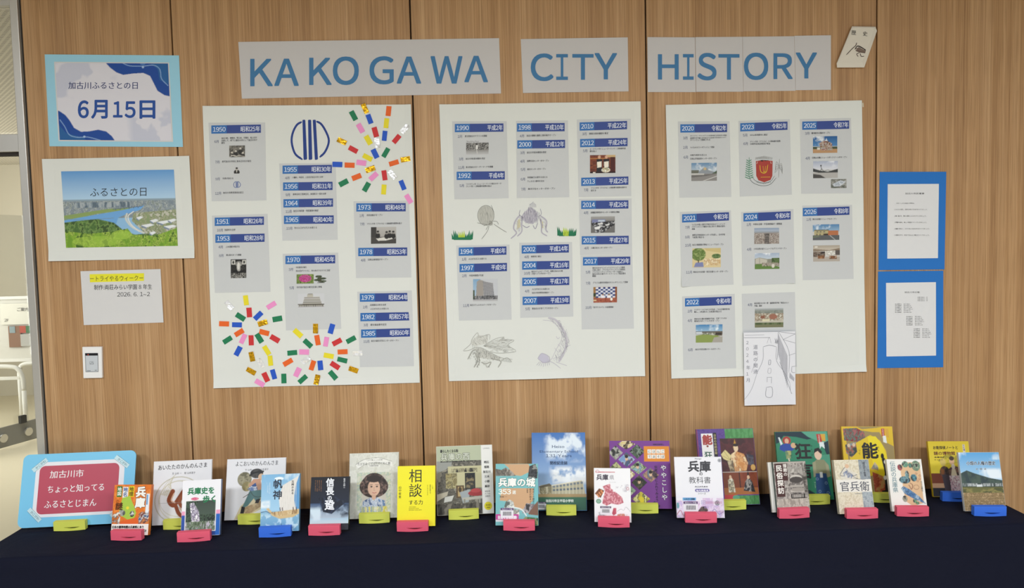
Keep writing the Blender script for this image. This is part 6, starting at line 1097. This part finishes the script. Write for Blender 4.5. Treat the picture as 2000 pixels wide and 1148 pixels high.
# two volumes leaning together on one stand
b_min = book('minzoku', 'grey photo book with white title on brown bands', '2c4a40', 'L', .014, a_min, [('民俗探訪', 17, 6, 20, 'ece6e0', {'v': 1, 'b': .03, 'p': 1.08}), ('播磨の', 35, 4, 12, 'ece6e0', {'v': 1, 'b': .02}), ('播磨学研究所編', 93, 3, 4, 'e8e4dc', {'v': 1})], (RED, 1525, 1583, 1015, 'red lipped stand holding the grey photo book'), spine='26433a', coat=.5, behind=.014)
_x, _y, _yaw, _l, _w, _h = POSE['minzoku']; _d = .0152/math.cos(_l)
POSE['behind'] = (_x-.013*math.cos(_yaw)-_d*math.sin(_yaw), _y+_d, _yaw, _l, _w, _h-.005)
def a_plain(P): P.r(0, 0, 100, 100, 'e2dfd8')
book('behind', 'white book mostly hidden behind the grey photo book', 'dedbd4', 'L', .010, a_plain, [], None)
def a_nou2(P):
    P.r(0, 0, 100, 100, 'a08c5c'); P.p([(0, 0), (30, 0), (40, 4), (68, 2), (82, 0), (100, 0), (100, 28), (84, 22), (74, 8), (60, 8), (44, 6), (20, 4), (8, 20), (10, 60), (0, 70)], 'e0bc30'); P.n(P.M_p([(3, 3), (30, 2), (44, 8), (46, 16), (34, 22), (4, 20)]), ['8c3c3c', '6c8478', '4a5c54', 'a86464'], 16, 12); P.p([(12, 30), (30, 22), (56, 12), (74, 20), (84, 34), (86, 52), (70, 66), (40, 72), (14, 66)], 'e4c42c'); P.p([(50, 14), (66, 14), (78, 26), (84, 40), (86, 54), (74, 74), (58, 60)], 'f0da28')
    P.n(P.M_p([(5, 26), (26, 22), (28, 36), (16, 44), (6, 38)]), ['3c4444', '6c6c64', 'a8543c', '8c9494'], 8, 8); P.e(12, 27, 3, 2.6, 'e0c4a4'); P.e(22, 26, 3, 2.6, 'e0c4a4'); P.r(78, 3, 84, 14, 'b83c30'); P.p([(84, 3), (92, 3), (92, 16), (86, 14)], 'd8a83c'); P.p([(80, 13), (86, 13), (87, 24), (80, 22)], 'e8ece8'); P.n(P.M_p([(52, 60), (60, 50), (66, 56), (66, 62)]), ['a88c6c', '6c8084', 'c8b494'], 5, 5); P.n(P.M_p([(54, 64), (74, 70), (80, 92), (56, 94)]), ['a84c30', '8c3c28', 'c46c44', 'b88c54'], 9, 12); P.p([(74, 46), (80, 44), (84, 60), (84, 88), (76, 90), (78, 64)], '1c1a1a'); P.e(76, 42, 3, 4, '1c1a1a'); P.e(80, 50, 2, 2.4, 'e8e4dc'); P.e(78, 72, 3, 3, 'e4e0d8'); P.p([(70, 90), (86, 88), (86, 93), (70, 94)], '26221e')
    P.r(0, 94, 100, 100, 'c8b04c')
book('nou2', 'tall yellow and khaki book with a huge dark character', 'd4b63c', 'L', .013, a_nou2, [('能', 36, 43, 33, '2c2a28', {'b': .032}), ('って', 32, 32, 5.6, '2c2a20', {'v': 1, 'p': 1.2}), ('のう', 69, 28, 5, '2c2a20', {'v': 1, 'p': 1.3}), ('伝統芸能', 81, 3.5, 3.2, 'f0e4dc', {'v': 1})], (YEL, 1697, 1752, 979, 'yellow lipped stand holding the tall yellow and khaki book'))
def a_kan(P):
    P.r(0, 0, 100, 100, 'dcd3bc'); P.n(P.M_r(0, 0, 100, 100), ['dcd3bc', 'e4dcc8', 'd2c8b0', 'cec2a6'], 20, 26); P.n(P.M_r(70, 0, 100, 38), ['8c949c', '9ca4a8', '7c848c'], 16, 12); P.n(P.M_r(70, 60, 100, 100), ['a0aab0', 'b4bcbe', '8c969e'], 16, 14); P.r(0, 37, 100, 60, 'e6e2da'); P.p([(14, 34), (20, 22), (30, 14), (40, 12), (48, 22), (60, 26), (60, 36), (30, 38)], 'd8d2c8', .8)
    P.e(36, 12, 6, 4, 'd8b494'); P.l([(30, 14), (22, 20), (14, 28), (24, 30), (34, 24), (50, 30), (62, 28)], .9, '3a4258', 1, True); P.l([(34, 18), (42, 26), (52, 32), (64, 36)], .8, '3a4258', 1, True); P.n(P.M_p([(22, 24), (34, 20), (50, 28), (46, 35), (26, 32)]), ['6c7898', 'b8bcc8', '4a5270', 'd8d4cc'], 12, 8); P.l([(50, 35), (84, 38)], .5, '4a4a50')
book('kanbei', 'parchment coloured book with a seated figure sketch and grey strip', 'dcd3bc', 'L', .019, a_kan, [('官兵衛', 11, 57, 29, '4a4c58', {'w': 82, 'b': .005}), ('諸田玲子他著', 85, 5, 7, '3a3c44', {'v': 1, 'b': .01, 'p': .96}), ('播磨灘物語', 50, 64, 3, '8c8c90', {'w': 24})], (RED, 1652.5, 1709, 1011, 'red lipped stand holding the parchment coloured book'), coat=.5)
def a_den(P):
    P.r(0, 0, 100, 100, 'ebe8e2'); P.p([(36, 12), (56, 6), (94, 6), (92, 84), (60, 90), (40, 80), (38, 40)], 'd9b48c'); 
    for x, y, rx, ry, cols in ((52, 10, 9, 6, ['5c8c74', '84ac94']), (66, 12, 5, 5, ['4c7c6c', '6c9c8c']), (82, 13, 12, 10, ['6c8c74', '4a6454', 'a8b89c']), (36, 16, 7, 6, ['8c3c44', 'a85c5c']), (46, 40, 16, 7, ['4c7480', '84a8b0', '2c5060']), (54, 30, 6, 8, ['5c8488', '9cb4b4']), (72, 36, 9, 7, ['5c94a0', '3c6c7c']), (40, 76, 7, 6, ['8c8c7c', 'a8a898']), (67, 80, 5, 4, ['5c8c64', '7cac84']), (74, 84, 5, 3, ['5c8c64', '7cac84'])): P.n(P.M_e(x, y, rx, ry), cols+['3a3c3c'], 7, 6)
    P.n(P.M_p([(32, 56), (40, 52), (56, 58), (82, 72), (98, 86), (70, 78), (40, 66)]), ['3c6494', '6c94bc', '24446c', '9cb4c8'], 12, 12); P.ring(76, 54, 8, 4.6, 1, '7c4434'); P.l([(56, 50), (62, 58), (66, 50), (60, 46)], 1.2, '7c4434', 1, True)
    for x, y in ((80, 28), (88, 38), (82, 42), (90, 32)): P.ring(x, y, 3, 2, .9, '8c3434')
book('densetsu', 'white book with colourful folk creatures and a blue fish', 'ebe8e2', 'L', .016, a_den, [('伝説の兵庫県', 16, 4, 16, '3c7484', {'v': 1, 'b': -.005, 'p': .93}), ('大江山麓志', 92, 42, 6, '3a5c68', {'v': 1, 'b': .0})], (RED, 1751.5, 1808, 1007, 'red lipped stand holding the folk creature book'), coat=.6)
def a_note(P):
    P.r(0, 0, 100, 100, 'e0c428'); P.g(0, 0, 100, 60, 'dcc22c', 'ecd848'); P.r(0, 58, 100, 76, '7c4434'); P.r(0, 76, 100, 84, 'c09878'); P.r(0, 84, 100, 100, '2c2c34'); P.n(P.M_p([(20, 36), (40, 24), (70, 26), (84, 36), (70, 40), (40, 42)]), ['b8a83c', '9c9434', 'd0bc3c'], 8, 5); P.e(32, 38, 7, 7, 'd8c06c'); P.e(54, 36, 6, 7, 'd8b08c'); P.e(54, 31, 6, 4, '4a3c2c'); P.n(P.M_e(34, 56, 12, 11), ['3c3434', '5c4c48', '8c5c3c'], 6, 6); P.p([(26, 60), (44, 60), (48, 100), (32, 100)], '4c444c'); P.n(P.M_p([(44, 50), (56, 44), (74, 48), (80, 64), (44, 66)]), ['6c5450', '8c6c60', '4a3c3c'], 5, 5)
    P.e(56, 46, 4.4, 5, 'f0e4d8'); P.p([(52, 50), (60, 50), (64, 64), (48, 64)], 'e8dcc0'); P.n(P.M_p([(44, 62), (76, 62), (88, 100), (46, 100)]), ['ece4e4', 'b87c8c', '8c6c80', 'f4ecec', 'd8b4bc'], 18, 14); P.p([(84, 6), (90, 6), (90, 24), (84, 24)], 'e8dcc0')
book('notebook', 'yellow topped book with cartoon travellers, back row at the right end', 'd8bc28', 'L', .013, a_note, [('お能探偵ノートと', 12, 14, 9, '3a2c20', {'w': 60, 'b': .02}), ('謎の博物館', 12, 24.5, 9.6, '6a2c28', {'w': 52, 'b': .02}), ('金春純子', 12, 30, 3.8, '3a2c20', {'w': 26, 'b': .02}), ('絵 北原 洋', 12, 34.5, 3, '3a2c20', {'w': 20}), ('文化博', 87, 6, 5.4, '4a3c7c', {'v': 1})], (BLU, 1838.8, 1893, 977, 'blue lipped stand holding the yellow topped book'))
def a_jin(P):
    P.g(0, 0, 100, 50, '5ca4dc', 'a8cce6'); P.cloud(0, 0, 60, 45, 'eaf2f8', 4, 4, .48, .2); P.cloud(50, 26, 100, 48, 'e4eef6', 4, 2, .4, .2); P.cloud(70, 0, 100, 14, 'e4eef6', 3, 2, .4, .2); P.p([(0, 36), (16, 31), (34, 36), (70, 44), (100, 48), (100, 62), (0, 62)], '3f4e4c'); P.n(P.M_p([(0, 38), (16, 33), (34, 38), (70, 46), (100, 50), (100, 56), (0, 54)]), ['38464a', '445450', '4c5c54'], 9, 5); P.n(P.M_r(0, 53, 100, 58), ['5c6464', '8c9494', 'c4c8c8', '444c4c'], 18, 3); P.r(36, 55, 50, 59, 'd4dadc')
    P.g(0, 59, 100, 70, '5a5c3a', '8a8448'); P.n(P.M_r(0, 61, 100, 70), ['6a6a40', '8c8450', '545838'], 3, 6); P.n(P.M_r(0, 69, 100, 100), ['8c7450', 'a48c64', '74603f', 'b89c74'], 22, 26)
    for k in range(7): P.l([(0, 72+k*4), (100, 69.5+k*4.4)], .7, '6c5a3c', .7)
book('jinken', 'book with mountain, sky and ploughed field photo, front right corner', 'c8ccd0', 'L', .012, a_jin, [('小畑の人権の歴史', 17, 21.5, 10.5, '2a3a50', {'w': 71, 'b': .02, 'h': 'e8f0f6'}), ('北  畑  清', 38, 30, 5, '2a3a50', {'w': 26, 'b': .01, 'h': 'e8f0f6'})], (BLU, 1901, 1961, 1007, 'blue lipped stand holding the mountain and field book'), coat=.7)
# ---- pieces too small to pick apart singly (strings of print) are marked as such
for o in bpy.data.objects:
    if o.name.split('.')[0] in ('lettering', 'title_lettering', 'screen_marks', 'pencil_lines', 'pencil_drawing', 'ink_drawing', 'paper_grass', 'coat_of_arms'): o['kind'] = 'stuff'
